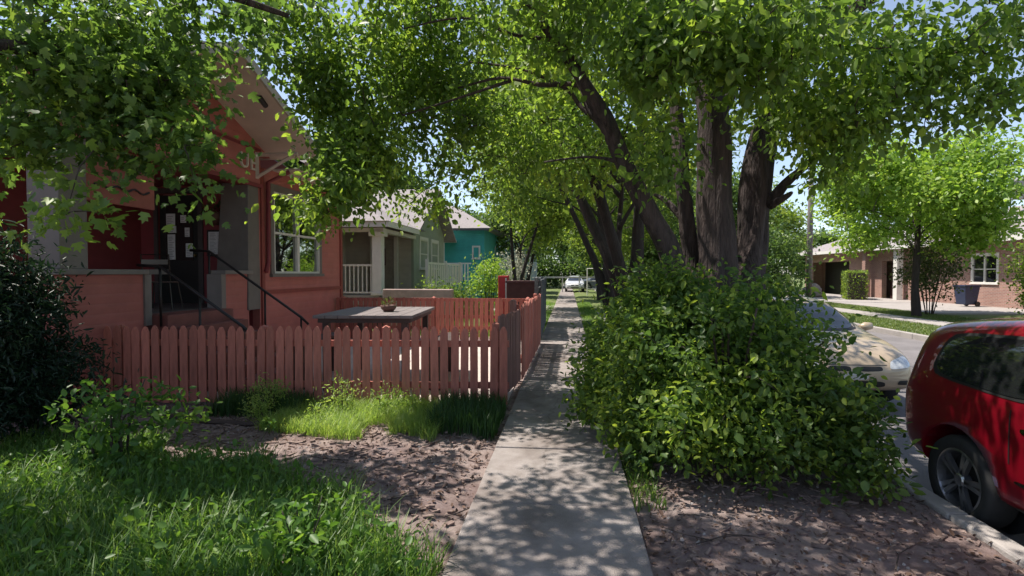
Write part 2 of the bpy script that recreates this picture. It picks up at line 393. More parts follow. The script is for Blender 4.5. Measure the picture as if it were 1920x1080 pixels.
asphalt = mat('asphalt', (.17,.155,.155), .85, .22, 1.3, .5, 140, detail=12)
rd = MB(); rd.add([(KX+.14,-40,-.15),(9.62,-40,-.15),(9.62,300,-.15),(KX+.14,300,-.15)], [(0,1,2,3)])
tag(rd.build('road', asphalt), kind='structure')
for nm, xk in (('kerb', KX), ('far_kerb', 9.6)):
    mb = MB(); y = -20.
    while y < 120:
        mb.box(xk, xk+.15, y+.006, y+2.994, -.34, .012+.006*math.sin(y*2.3)); y += 3
    tag(mb.build(nm, concrete, bevel=.02), kind='structure')
# sidewalk slabs, slightly heaved, one structure
mb = MB(); y = -4.9; k = 0
while y < 90:
    L = 1.25; a = .008*math.sin(k*2.7); b = .008*math.sin(k*1.3+1)
    x0, x1 = -.70, .48
    n = len(mb.v); mb.box(x0, x1, y+.006, y+L-.006, -.12, .0)
    for q in (4,5,6,7):
        v = mb.v[n+q]; mb.v[n+q] = (v[0], v[1], .012 + (a if q in (4,5) else b) + (.005 if q in (5,6) else 0))
    y += L; k += 1
tag(mb.build('sidewalk', walk_m, bevel=.008), kind='structure')
mb = MB(); mb.box(-5.98, -.80, 6.78, 13.1, -.1, .002); tag(mb.build('patio', patio_m), kind='structure')
mb = MB(); mb.box(15.2, 21.0, 24, 47, -.1, .03); mb.box(11.9, 13.0, -10, 60, -.1, .022); mb.box(9.75, 15.2, 33, 38, -.1, .026)
tag(mb.build('driveway', concrete), kind='structure')
mb = MB(); mb.box(.5, 2.6, 19.2, 23.5, -.1, .012); mb.box(-6, -.72, 24, 28, -.1, .012); tag(mb.build('driveway_apron', concrete), kind='structure')
mb = MB()
for i in range(25):
    t0, t1 = i/25, (i+1)/25
    f = lambda t: (-5.9+3.6*t, 6.15-.55*t-.25*math.sin(t*3), gz(-5.9+3.6*t, 5.8))
    p0, p1 = f(t0), f(t1); mb.tube([(p0[0],p0[1],p0[2]+.03),(p1[0],p1[1],p1[2]+.03)], .035, 6)
tag(mb.build('garden_edging', wood_dark), 'low dark timber edging curving through the dirt before the red fence', 'edging')

# ------------------------------------------------------------------ red house
HX = -6.0
hs = thing('red_house', 'red bungalow with grey trimmed porch, raised steps and beige eaves', 'house', (-9, 8, 0))
hs_inv = Vector((9, -8, 0))
def H1(mb): mb.v = [(x+9, y-8, z) for x, y, z in mb.v]; return mb
def wall_x(mb, X, th, y0, y1, z0, z1, holes=()):
    """slab between X-th and X with rectangular holes (y0,y1,z0,z1)"""
    yy = sorted({y0, y1, *[h[0] for h in holes], *[h[1] for h in holes]}); 
    for a, b in zip(yy, yy[1:]):
        hz = sorted([(h[2], h[3]) for h in holes if h[0] <= a+1e-6 and h[1] >= b-1e-6]); z = z0
        for c, d in hz + [(z1, z1)]:
            if c > z+1e-6: mb.box(X-th, X, a, b, z, c)
            z = d
    return mb
W = (10.36, 12.36, 1.69, 3.37)
mb = wall_x(MB(), HX, .15, 9.86, 13.64, 0, 3.78, [W])
mb.box(-12, HX-.15, 13.49, 13.64, 0, 3.78); mb.box(-12, -11.85, 3, 13.49, 0, 3.9)
mb.add([(-6.15,13.64,3.78),(-12,13.64,3.78),(-9,13.64,5.4),(-6.15,13.49,3.78),(-12,13.49,3.78),(-9,13.49,5.4)], [(0,1,2),(5,4,3),(0,2,5,3),(1,4,5,2),(0,3,4,1)])
H1(mb).build('wall', red_wall, hs)
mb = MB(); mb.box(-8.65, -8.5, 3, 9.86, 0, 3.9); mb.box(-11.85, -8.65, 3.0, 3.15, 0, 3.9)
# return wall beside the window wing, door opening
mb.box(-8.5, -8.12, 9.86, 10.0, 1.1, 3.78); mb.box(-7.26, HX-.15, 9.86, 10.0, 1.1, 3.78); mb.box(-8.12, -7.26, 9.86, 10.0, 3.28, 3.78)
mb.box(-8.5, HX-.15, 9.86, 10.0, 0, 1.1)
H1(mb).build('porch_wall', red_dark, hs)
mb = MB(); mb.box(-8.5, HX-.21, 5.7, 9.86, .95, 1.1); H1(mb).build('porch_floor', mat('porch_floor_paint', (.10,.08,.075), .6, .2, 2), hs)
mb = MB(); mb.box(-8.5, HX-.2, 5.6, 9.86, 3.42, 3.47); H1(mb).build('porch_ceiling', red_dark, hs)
for a, b in ((5.7, 6.98), (8.78, 9.5)):
    mb = MB(); mb.box(HX-.2, HX, a, b, 0, 1.68); H1(mb).build('half_wall', red_wall, hs)
    mb = MB(); mb.box(HX-.26, HX+.06, a-.05, b+.05, 1.68, 1.75); H1(mb).build('wall_cap', grey_pale, hs, bevel=.008)
mb = MB(); mb.box(HX-.22, HX+.03, 6.98, 7.1, .95, 1.68); H1(mb).build('corner_post', grey_pale, hs)
mb = MB(); mb.box(HX-.24, HX+.03, 8.66, 8.78, .95, 1.68); H1(mb).build('corner_post', grey_pale, hs)
mb = MB(); mb.box(-6.42, HX-.0, 5.74, 6.12, 1.75, 3.4); mb.box(-6.46, HX+.04, 5.70, 6.16, 3.28, 3.38); H1(mb).build('pillar', grey_pale, hs, bevel=.01)
mb = MB(); mb.add([(-6.66,9.44,1.0),(-5.97,9.44,1.0),(-5.97,9.84,1.0),(-6.66,9.84,1.0),(-6.52,9.5,3.4),(-5.99,9.5,3.4),(-5.99,9.84,3.4),(-6.52,9.84,3.4)],
    [(0,3,2,1),(4,5,6,7),(0,1,5,4),(1,2,6,5),(2,3,7,6),(3,0,4,7)]); H1(mb).build('pillar', grey_trim, hs, bevel=.01)
mb = MB(); mb.box(HX-.2, HX+.02, 5.6, 9.9, 3.4, 4.06); H1(mb).build('header_beam', red_wall, hs)
mb = MB(); mb.box(HX-.22, HX+.05, 5.55, 9.95, 3.36, 3.43); mb.box(HX-.18, HX+.045, 5.6, 9.9, 4.06, 4.11); H1(mb).build('beam_trim', red_dark, hs)
mb = MB(); mb.add([(-6.0,5.2,4.02),(-6.0,10.3,4.02),(-6.0,7.75,5.04),(-6.15,5.2,4.02),(-6.15,10.3,4.02),(-6.15,7.75,5.04)], [(0,1,2),(5,4,3),(0,2,5,3),(1,4,5,2),(0,3,4,1)])
H1(mb).build('gable', red_wall, hs)
def slope_slab(mb, x0, x1, ya, za, yb, zb, th):
    mb.add([(x0,ya,za),(x1,ya,za),(x1,yb,zb),(x0,yb,zb),(x0,ya,za+th),(x1,ya,za+th),(x1,yb,zb+th),(x0,yb,zb+th)],
           [(0,3,2,1),(4,5,6,7),(0,1,5,4),(1,2,6,5),(2,3,7,6),(3,0,4,7)])
mb = MB(); slope_slab(mb, -12.5, -5.0, 5.15, 4.0, 7.75, 5.05, .05); slope_slab(mb, -12.5, -5.0, 7.75, 5.05, 10.35, 4.0, .05)
mb.box(HX, -5.36, 10.36, 14.0, 3.785, 3.82)
H1(mb).build('soffit', soffit_m, hs)
mb = MB(); slope_slab(mb, -12.5, -5.01, 5.12, 4.055, 7.75, 5.11, .07); slope_slab(mb, -12.5, -5.01, 7.75, 5.11, 10.38, 4.055, .07)
mb.add([(-5.34,10.42,3.87),(-5.34,14.0,3.87),(-9,14.0,5.6),(-9,10.42,5.6),(-12.7,14.0,3.87),(-12.7,10.42,3.87),(-5.34,10.42,3.94),(-5.34,14.0,3.94),(-9,14.0,5.67),(-9,10.42,5.67),(-12.7,14,3.94),(-12.7,10.42,3.94)],
       [(0,3,2,1),(3,5,4,2),(6,7,8,9),(9,8,10,11),(0,1,7,6),(1,2,8,7),(2,4,10,8),(4,5,11,10)])
H1(mb).build('roof', shingle, hs)
mb = MB(); 
for ya, za, yb, zb in ((5.10,3.99,7.75,5.05),(7.75,5.05,10.40,3.99)): slope_slab(mb, -5.0, -4.96, ya, za, yb, zb, .16)
mb.box(-5.34, -5.30, 10.42, 14.02, 3.79, 3.96)
H1(mb).build('fascia', mat('cream_fascia', (.42,.35,.28), .6, .12, 5), hs)
for yb in (5.75, 9.78):
    mb = MB(); mb.tube([(-5.98,yb,3.52),(-5.98,yb,4.02)], .045, 4); mb.tube([(-5.96,yb,3.56),(-5.25,yb+.05,3.98)], .035, 4); mb.tube([(-5.98,yb,3.98),(-5.15,yb,3.98)], .04, 4)
    H1(mb).build('bracket', soffit_m, hs)
mb = MB(); mb.tube([(-5.2,8.6,4.68),(-5.2,8.8,4.58)], .045, 6); H1(mb).build('roof_light', dark_metal, hs)
mb = MB(); mb.tube([(-5.5,10.1,3.7),(-5.93,10.08,3.5),(-5.94,10.08,1.9),(-5.94,9.98,1.72)], .045, 8); H1(mb).build('downspout', red_dark, hs, smooth=True)
mb = MB(); mb.box(-6.0,-5.965,9.90,10.0,0,3.76); mb.box(-6.0,-5.965,13.54,13.66,0,3.76); mb.box(-6.0,-5.97,10.0,13.54,1.28,1.36); H1(mb).build('corner_board', mat('red_trim_paint', (.24,.05,.04), .6, .15, 3), hs)
# front window
def window(parent, M, a0, a1, c0, c1, cols=2, rows=2, trim=.1, frm=white_trim, trm=grey_trim, pane_m=None, off=None, fw=.045, mull=.10):
    """a along wall, b outward, c up; M carries the facade frame (already relative to parent)"""
    fr = MB(M); fr.box(a0,a1,-.09,.02,c1-fw,c1); fr.box(a0,a1,-.09,.02,c0,c0+fw); fr.box(a0,a0+fw,-.09,.02,c0+fw,c1-fw); fr.box(a1-fw,a1,-.09,.02,c0+fw,c1-fw)
    w = (a1-a0)/cols
    for i in range(1, cols): fr.box(a0+i*w-mull/2, a0+i*w+mull/2, -.085, .018, c0+fw, c1-fw)
    for i in range(cols):
        for j in range(1, rows):
            c = c0+(c1-c0)*j/rows; fr.box(a0+i*w+(fw if i==0 else mull/2), a0+(i+1)*w-(fw if i==cols-1 else mull/2), -.08, .012, c-fw/2, c+fw/2)
    o = fr.build('window', frm, parent)
    pn = MB(M); pn.box(a0+fw*.6,a1-fw*.6,-.045,-.035,c0+fw*.6,c1-fw*.6); pn.build('pane', pane_m or glass, o)
    if trim:
        tr = MB(M); tr.box(a0-trim,a1+trim,0,.03,c1,c1+trim*1.2); tr.box(a0-trim,a0,0,.028,c0,c1); tr.box(a1,a1+trim,0,.028,c0,c1)
        tr.build('frame', trm, o)
        sl = MB(M); sl.box(a0-trim-.03,a1+trim+.03,-.0,.07,c0-.07,c0-.002); sl.build('sill', trm, o)
    return o
Mx = frame((HX+9, -8, 0), (0,1,0), (1,0,0))
window(hs, Mx, W[0], W[1], W[2], W[3], 2, 2, .12)
# door in the return wall (faces the photographer)
mb = MB(); mb.box(-8.12,-7.26,9.90,9.95,1.1,3.25); d = H1(mb).build('door', dark_door, hs)
mb = MB(); mb.box(-7.98,-7.40,9.885,9.895,1.95,3.05); H1(mb).build('pane', dark_glass, d)
mb = MB(); mb.lathe([(0,0),(.03,.0),(.035,.03),(.02,.05),(0,.055)], 10, Matrix.Translation((-7.36,9.9,2.05)) @ Matrix.Rotation(R(90),4,'X')); H1(mb).build('handle', mat('brass', (.3,.2,.08), .3, .1, metal=1), d)
mb = MB(); mb.box(-8.20,-8.12,9.83,9.859,1.1,3.28); mb.box(-7.26,-7.16,9.83,9.859,1.1,3.28); mb.box(-8.2,-7.16,9.825,9.859,3.28,3.38); H1(mb).build('door_frame', mat('dark_trim', (.06,.05,.05), .5), hs)
# steps and handrails
mb = MB()
for i in range(6): mb.box(-5.99 if i else -6.2, -5.72+.27*i, 7.12, 8.64, -.05, 1.08-.18*i) if i < 6 else None
# nested boxes: keep separate treads butted instead
mb = MB()
for i in range(6):
    x0 = -6.2 if i == 0 else -5.74+.27*(i-1); mb.box(x0, -5.74+.27*i, 7.12, 8.64, -.05, 1.09-.18*i)
H1(mb).build('steps', mat('painted_steps', (.20,.07,.06), .7, .2, 3, .2), hs, bevel=.01)
for y, x0 in ((7.06, -5.8), (8.70, -6.22)):
    mb = MB(); z = lambda x: 2.08-.68*(x+6.22) if x > -6.2 else 2.08
    mb.tube([(x0-.35,y,z(x0)+.02),(x0,y,z(x0)),(-4.55,y,z(-4.55)),(-4.42,y,z(-4.55)-.12)], .022, 8)
    for x in (x0, -5.2, -4.55): mb.tube([(x,y,z(x)),(x,y,max(0, 1.0-.67*(x+5.9)))], .017, 8)
    H1(mb).build('handrail', dark_metal, hs, smooth=True)
# sign letters on the beam
cu = bpy.data.curves.new('t','FONT'); cu.body = 'UE'; cu.size = .40; cu.extrude = .015; cu.space_character = 1.15
to = bpy.data.objects.new('t', cu); C.objects.link(to); bpy.context.view_layer.update()
me = bpy.data.meshes.new_from_object(to.evaluated_get(bpy.context.evaluated_depsgraph_get())); bpy.data.objects.remove(to)
me.materials.clear(); me.name = 'sign_lettering'
o = link('sign_lettering', me, mat('cream_letter_paint', (.60,.55,.48), .5), hs); o.rotation_euler = (R(90),0,R(90)); o.location = (HX+9+.035, 9.22-8, 3.66)

# hanging sign board, papers, menu, basket, neon, chair
t_ = thing('hanging_sign', 'red board sign with a dark wavy line hanging in the porch opening', 'sign', (HX-.05, 6.7, 2.62))
mb = MB(); mb.box(-.02,.02,-.56,.56,0,.74); mb.build('board', mat('sign_red', (.30,.085,.07), .6, .15, 3), t_, bevel=.008)
mb = MB(); mb.tube([(.028, -.45+.9*i/18, .22+.025*math.sin(i*1.1)) for i in range(19)], .014, 6); mb.tube([(.028,-.05,.5),(.028,.1,.56),(.028,.3,.52)], .03, 6); mb.build('wave_emblem', dark_metal, t_)
for yy in (-.4,.4): mb = MB(); mb.tube([(0,yy,.73),(0,yy,.80)], .008, 5); mb.build('hook', dark_metal, t_)
for lab, x, z, w, h in (('tall white paper notice on the lower left of the dark door', -7.86, 1.95+.02, .16, .50),
                        ('white notice taped on the upper left of the dark door glass', -7.87, 2.66, .19, .22),
                        ('square paper notice just above the tall sheet on the door', -7.84, 2.50, .17, .14),
                        ('small round white sticker on the upper right of the door glass', -7.60, 2.70, .12, .15),
                        ('small pale flyer halfway down the right side of the door', -7.52, 2.42, .10, .18),
                        ('pale lilac flyer low on the right side of the dark door', -7.48, 2.02, .15, .27)):
    mb = MB(); mb.add([(x-w/2,9.878,z),(x+w/2,9.878,z),(x+w/2,9.878,z+h),(x-w/2,9.878,z+h),(x-w/2,9.882,z),(x+w/2,9.882,z),(x+w/2,9.882,z+h),(x-w/2,9.882,z+h)],
        [(0,1,2,3),(7,6,5,4),(0,4,5,1),(1,5,6,2),(2,6,7,3),(3,7,4,0)])
    pn_ = tag(mb.build('paper_notice', paper), lab, 'notice', 'paper notices taped to the door')
    mb = MB()
    for r_ in range(int(h/.035)-1): mb.box(x-w*.38, x+w*(.38-.3*abs(math.sin(r_*1.9+x*7))), 9.8755, 9.8775, z+.02+.035*r_, z+.032+.035*r_)
    if mb.v: mb.build('print', mat('grey_print', (.25,.25,.27), .8), pn_)
t_ = thing('menu_board', 'framed white menu sheet on the dark red wall right of the door', 'menu board', (-6.85, 9.84, 2.05))
mb = MB(); mb.box(-.21,.21,-.02,.0,-.02,.50); mb.build('frame', dark_metal, t_)
mb = MB(); mb.box(-.175,.175,-.026,-.02,.02,.46); mb.build('sheet', paper, t_)
mb = MB()
for r_ in range(14):
    for c0 in (-.15,.015): mb.box(c0, c0+.13*(.6+.4*abs(math.sin(r_*2.1+c0*9))), -.0285,-.0262,.05+.028*r_,.058+.028*r_)
mb.build('print', mat('grey_print', (.25,.25,.27), .8), t_)
t_ = thing('hanging_basket', 'brown hanging basket above the framed menu', 'planter', (-6.75, 9.6, 2.62))
mb = MB(); mb.lathe([(0,0),(.1,.01),(.16,.1),(.2,.24),(.18,.24),(.14,.1),(0,.05)], 14); mb.build('basket', terracotta, t_, smooth=True)
mb = MB(); [mb.tube([(.18*math.cos(a),.18*math.sin(a),.24),(0,0,.78)], .004, 4) for a in (0,2.1,4.2)]; mb.build('chain', dark_metal, t_)
g = np.random.default_rng(5); link('plant', leaf_mesh('plant', in_blob((0,0,.28),(.2,.2,.12),90,g), .08, 'oval', .4, None, .5, 5), L_olive, t_)
t_ = thing('neon_sign', 'small glowing green neon sign inside the front window', 'neon sign', (HX-.13, 11.85, 2.58))
m_, tt, p_, o_ = nt('green_neon'); p_.inputs['Emission Color'].default_value = (.02,1,.35,1); p_.inputs['Emission Strength'].default_value = 1.1; p_.inputs['Base Color'].default_value = (.02,.4,.2,1)
mb = MB(); mb.tube([(0,.20*math.cos(a/10*math.pi),.07*math.sin(a/10*math.pi)) for a in range(21)], .009, 6)
for k in range(4): mb.tube([(0,-.13+.085*k+.028*math.cos(a), .035*math.sin(a)) for a in np.linspace(0,5.6,10)], .008, 6)
mb.build('tube', m_, t_)
t_ = thing('potted_plant', 'small plant in a white pot inside the front window corner', 'plant', (HX-.32, 10.62, 1.62))
mb = MB(); mb.lathe([(0,0),(.09,0),(.13,.2),(.11,.2),(0,.16)], 14); mb.build('pot', white_trim, t_, smooth=True)
g = np.random.default_rng(6); link('foliage', leaf_mesh('foliage', in_blob((0,0,.34),(.16,.2,.18),90,g), .1, 'oval', .2, None, .5, 6), L_weed, t_)
def chair(lab, loc, rz, group=None):
    t_ = thing('metal_chair', lab, 'chair', loc, rz, group)
    mt = mat('chair_metal', (.06,.055,.05), .35, .1, metal=.8)
    mb = MB(); mb.box(-.21,.21,-.21,.21,.44,.465); mb.build('seat', wood_dark, t_, bevel=.01)
    for sx_ in (-1,1):
        for sy in (-1,1):
            mb = MB(); mb.tube([(sx_*.18,sy*.18,.44),(sx_*.23,sy*.24,0)], .013, 6); mb.build('leg', mt, t_)
    mb = MB(); mb.tube([(-.19,.2,.45),(-.2,.27,.9),(.2,.27,.9),(.19,.2,.45)], .012, 6)
    for z in (.62,.78): mb.box(-.19,.19,.235+.04*(z-.6)*4,.25+.04*(z-.6)*4,z-.04,z+.04)
    mb.build('backrest', mt, t_)
    return t_
chair('pale metal cafe chair standing on the shaded porch behind the steps', (-6.75, 8.25, 1.1), R(200))

# ------------------------------------------------------------------ red picket fences
def picket_mesh(w, h, point=.07, th=.018):
    mb = MB(); mb.prism([(-w/2,.04),(w/2,.04),(w/2,h-point),(w*.22,h-.012),(0,h),(-w*.22,h-.012),(-w/2,h-point)], 0, th, Matrix.Rotation(R(90),4,'X'))
    me = bpy.data.meshes.new('picket'); me.from_pydata(mb.v, [], mb.f); me.update(); return me
def fence(name, lab, p0, p1, h, m, step, w, rails=(.28,.80), posts=(), cat='fence', side=1, point=.07, miss=(), var=.012, post_m=None, rail_th=.04):
    p0, p1 = Vector(p0), Vector(p1); L = (p1-p0).length; a = math.atan2(p1.y-p0.y, p1.x-p0.x)
    t_ = thing(name, lab, cat, p0, a); n = int(L/step); me = picket_mesh(w, h, point); me.materials.append(m); g = random.Random(len(lab))
    for i in range(n+1):
        if i in miss: continue
        o = link('picket', me, None, t_); o.location = (i*step+g.uniform(-.006,.006), -.021*side if side>0 else .04, g.uniform(-var,var)-.01)
        o.rotation_euler = (g.uniform(-.01,.01), g.uniform(-.013,.013), g.uniform(-.02,.02))
    for z in rails:
        mb = MB(); mb.box(0, L, 0, rail_th, z-.04, z+.04); mb.build('rail', m, t_)
    for x, ph in posts:
        mb = MB(); mb.box(x-.045, x+.045, rail_th, rail_th+.09, -.1, ph); mb.add([(x-.045,rail_th,ph),(x+.045,rail_th,ph),(x+.045,rail_th+.09,ph),(x-.045,rail_th+.09,ph),(x,rail_th+.045,ph+.03)], [(0,1,4),(1,2,4),(2,3,4),(3,0,4)])
        mb.build('post', post_m or m, t_)
    return t_
fence('picket_fence', 'weathered red picket fence crossing in front of the patio, facing the dirt', (-5.92,6.32,0), (-.74,6.7,0), 1.03, red_fence, .125, .097, (.27,.80), ((.1,1.0),(2.0,1.0),(3.6,1.0),(5.02,1.05)))
fence('picket_fence', 'tall red picket fence run along the sidewalk edge beside the patio', (-.745,8.36,0), (-.69,12.75,0), 1.22, red_fence, .12, .105, (.3,.98), ((.05,1.2),(2.2,1.18),(4.3,1.2)), var=.02)
fence('picket_fence', 'sunlit orange red picket fence closing the far side of the patio', (-5.9,13.2,0), (-.85,13.2,0), 1.09, red_fence2, .125, .099, (.32,.60,1.03), ((.1,1.08),(2.5,1.08),(4.9,1.08)), rail_th=.05, point=.03)
t_ = fence('picket_gate', 'brown grey wooden gate standing ajar beside the sidewalk', (-.93,6.93,0), (-.765,8.28,0), 1.15, gate_m, .10, .09, (.3,.85), ((1.33,1.27),), cat='gate')
mb = MB(); mb.tube([(.1,.05,.34),(1.25,.05,.82)], .03, 4); mb.build('brace', gate_m, t_)
fence('board_fence', 'slate grey board fence along the sidewalk beyond the red fence', (-.71,13.4,0), (-.80,18.6,0), 1.55, grey_fence_m, .14, .132, (.4,1.3), ((.05,1.58),(2.6,1.55),(5.1,1.55)), point=.02)

# picnic table on the patio
t_ = thing('picnic_table', 'large weathered grey table on the patio behind the red fence', 'table', (-2.98, 8.25, 0), R(5)); TS=.9
mb = MB()
for i in range(8): mb.box((-.79+.198*i)*TS, (-.79+.198*i+.19)*TS, -.98, .98, 1.055, 1.10)
mb.build('tabletop', wood_grey, t_, bevel=.004)
mb = MB(); mb.box(-.66,.66,-.92,-.88,.99,1.053); mb.box(-.66,.66,.88,.92,.99,1.053); mb.box(-.66,-.62,-.88,.88,.99,1.053); mb.box(.62,.66,-.88,.88,.99,1.053); mb.build('apron', wood_dark, t_)
for a in (-.57,.57):
    for b_ in (-.82,.82): mb = MB(); mb.box(a-.045,a+.045,b_-.045,b_+.045,0,1.053); mb.build('leg', wood_dark, t_)
for sx_ in (-1,1):
    lab = 'dark wooden bench on the %s of the patio table' % ('house side' if sx_ < 0 else 'sidewalk side')
    b_ = thing('bench', lab, 'bench', (-2.98+sx_*1.02, 8.2+sx_*.09, 0), R(5), 'benches beside the patio table')
    mb = MB(); mb.box(-.15,.15,-.9,.9,.62,.66); mb.build('seat', wood_dark, b_, bevel=.004)
    for yy in (-.75,.75): mb = MB(); mb.box(-.12,.12,yy-.03,yy+.03,0,.618); mb.build('leg', wood_dark, b_)
t_ = thing('bowl_planter', 'small dark clay bowl with twiggy plant on the patio table', 'planter', (-2.78, 8.05, 1.102))
mb = MB(); mb.lathe([(0,0),(.07,0),(.115,.05),(.125,.10),(.105,.10),(.08,.05),(0,.03)], 18); mb.build('bowl', terracotta, t_, smooth=True)
g = np.random.default_rng(8); link('plant', leaf_mesh('plant', in_blob((0,0,.13),(.10,.10,.07),70,g), .05, 'slim', -.6, None, .2, 8), L_olive, t_)

# ------------------------------------------------------------------ neighbouring houses
def hbuild(mb, T, *a, **k):
    mb.v = [(x-T.location.x, y-T.location.y, z) for x, y, z in mb.v]; return mb.build(a[0], a[1], k.pop('parent', T), **k)
h2 = thing('beige_house', 'beige cottage with white railed corner porch and pinkish gabled roof', 'house', (-9, 20, 0))
mb = MB(); mb.box(-13,-6.0,20.0,25,0,3.3); mb.box(-13,-8.6,16.2,20,0,3.3); hbuild(mb, h2, 'wall', beige_wall)
mb = MB(); wall_x(mb, -5.9, .1, 20.0, 25.0, 0, 3.35); mb.add([(-5.9,19.9,3.35),(-5.9,25.1,3.35),(-5.9,22.5,5.1),(-6.0,19.9,3.35),(-6.0,25.1,3.35),(-6.0,22.5,5.1)], [(0,1,2),(5,4,3),(0,2,5,3),(1,4,5,2),(0,3,4,1)])
hbuild(mb, h2, 'gable_wall', green_wall)
mb = MB(); mb.box(-8.6,-5.9,16.2,20,.7,1.0); hbuild(mb, h2, 'porch_floor', concrete)
mb = MB(); slope_slab(mb, -13.3, -5.45, 19.3, 3.2, 22.5, 5.2, .1); slope_slab(mb, -13.3, -5.45, 22.5, 5.2, 25.7, 3.2, .1); hbuild(mb, h2, 'roof', shingle_pink)
mb = MB(); mb.add([(-5.45,15.8,3.3),(-5.45,20.2,3.3),(-9.4,20.2,3.3),(-9.4,15.8,3.3),(-7.4,17.4,4.25),(-7.4,20.2,4.25),(-9.4,17.4,4.25),(-9.4,20.2,4.25)], [(0,1,5,4),(3,0,4,6),(6,4,5,7),(0,3,2,1)]); hbuild(mb, h2, 'porch_roof', shingle_pink)
mb = MB(); mb.box(-5.5,-5.46,15.85,19.3,3.12,3.29); mb.box(-9.4,-5.5,15.85,15.89,3.12,3.29); mb.box(-8.6,-5.75,16.2,16.4,3.0,3.12); mb.box(-6.05,-5.8,16.4,20,3.0,3.12); hbuild(mb, h2, 'porch_beam', white_paint)
mb = MB(); mb.box(-6.12,-5.82,16.2,16.5,1.0,2.86); mb.box(-6.2,-5.74,16.12,16.58,2.86,3.0); mb.box(-6.16,-5.78,16.16,16.54,1.0,1.1); hbuild(mb, h2, 'porch_column', white_paint, bevel=.01)
mb = MB(); mb.box(-8.5,-6.12,16.28,16.34,1.92,1.98); mb.box(-8.5,-6.12,16.28,16.34,1.06,1.11)
for i in range(17): mb.box(-8.45+.14*i,-8.42+.14*i,16.295,16.325,1.11,1.92)
hbuild(mb, h2, 'railing', white_paint)
mb = MB(); mb.box(-7.45,-6.65,19.93,19.99,1.0,3.0); d = hbuild(mb, h2, 'door', mat('grey_beige_door', (.30,.27,.24), .5))
mb = MB(); mb.box(-7.12,-6.98,19.91,19.928,2.0,2.65); hbuild(mb, h2, 'pane', dark_glass, parent=d)
mb = MB(); mb.box(-7.6,-7.45,19.9,19.985,1.0,3.1); mb.box(-6.65,-6.5,19.9,19.985,1.0,3.1); hbuild(mb, h2, 'door_frame', white_paint)
Mh = frame((-8.6+9, -20, 0), (0,1,0), (1,0,0)); window(h2, Mh, 17.2, 18.4, 1.6, 2.8, 1, 2, .12, trm=white_paint, pane_m=dark_glass)
Mh = frame((-5.9+9, -20, 0), (0,1,0), (1,0,0))
for a, b_ in ((20.9,22.0),(22.7,23.8)): window(h2, Mh, a, b_, 1.9, 3.05, 1, 2, .1, trm=white_paint, pane_m=dark_glass)
mb = MB(); mb.box(-7.8,-7.5,16.15,16.19,1.0,3.12); hbuild(mb, h2, 'corner_board', white_paint)
# its white deck railing
t_ = thing('white_railing', 'white board railing along the front of the beige cottage', 'railing', (-5.0, 18.6, 0))
mb = MB(); mb.box(-.02,.02,0,5.8,2.02,2.1); mb.box(-.02,.02,0,5.8,1.22,1.28); mb.build('rail', white_paint, t_)
for i in range(17):
    mb = MB(); mb.box(.022,.04,.1+.34*i,.30+.34*i,1.16,2.0); mb.build('baluster', white_paint, t_)
for y in (0, 2.9, 5.8): mb = MB(); mb.box(-.05,.05,y-.05,y+.05,-.05,2.2); mb.build('post', white_paint, t_)
h3 = thing('teal_house', 'bright teal house with white framed porch and pinkish hip roof', 'house', (-8.5, 34, 0))
mb = MB(); mb.box(-12,-5.05,32,39,0,4.35); hbuild(mb, h3, 'wall', teal_wall)
mb = MB(); mb.add([(-12.6,31.4,4.35),(-4.5,31.4,4.35),(-4.5,39.6,4.35),(-12.6,39.6,4.35),(-7.6,35.4,6.2),(-9.5,35.4,6.2)], [(0,1,4,5),(1,2,4),(2,3,5,4),(3,0,5),(0,3,2,1)]); hbuild(mb, h3, 'roof', shingle_pink)
mb = MB(); mb.box(-12.6,-4.47,31.36,31.4,4.24,4.38); mb.box(-4.5,-4.46,31.4,39.6,4.24,4.38); hbuild(mb, h3, 'gutter', mat('dark_gutter', (.06,.06,.065), .5))
mb = MB(); mb.box(-9.4,-6.9,29.4,31.99,.9,1.2); mb.box(-9.6,-6.75,29.2,31.99,3.55,3.7); hbuild(mb, h3, 'porch', white_paint)
for x in (-9.3,-7.0): mb = MB(); mb.box(x-.06,x+.06,29.45,29.57,1.2,3.55); hbuild(mb, h3, 'porch_post', white_paint)
mb = MB(); mb.box(-9.3,-5.4,29.48,29.53,2.2,2.28); mb.box(-9.3,-5.4,29.48,29.53,1.25,1.3)
for i in range(22): mb.box(-9.2+.17*i,-9.12+.17*i,29.49,29.52,1.3,2.2)
hbuild(mb, h3, 'railing', white_paint)
Mh = frame((8.5-8.5, 32-34, 0), (1,0,0), (0,-1,0)); window(h3, Mh, -8.9, -7.7, 2.2, 3.3, 1, 2, .1, trm=white_paint, pane_m=dark_glass); window(h3, Mh, -5.75, -5.35, 2.6, 3.3, 1, 1, .05, trm=white_paint, pane_m=dark_glass)
for o in list(h3.children)[-2:]: o.location.x = 8.5
h4 = thing('pale_blue_house', 'small pale blue gabled house far along the left side', 'house', (-5, 46, 0))
mb = MB(); mb.box(-8.5,-2.9,43,50,0,3.4); mb.add([(-5.6,43,3.4),(-2.9,43,3.4),(-4.2,43,4.6),(-5.6,50,3.4),(-2.9,50,3.4),(-4.2,50,4.6)], [(0,1,2),(5,4,3),(0,2,5,3),(1,4,5,2)]); hbuild(mb, h4, 'wall', blue_wall)
mb = MB(); 
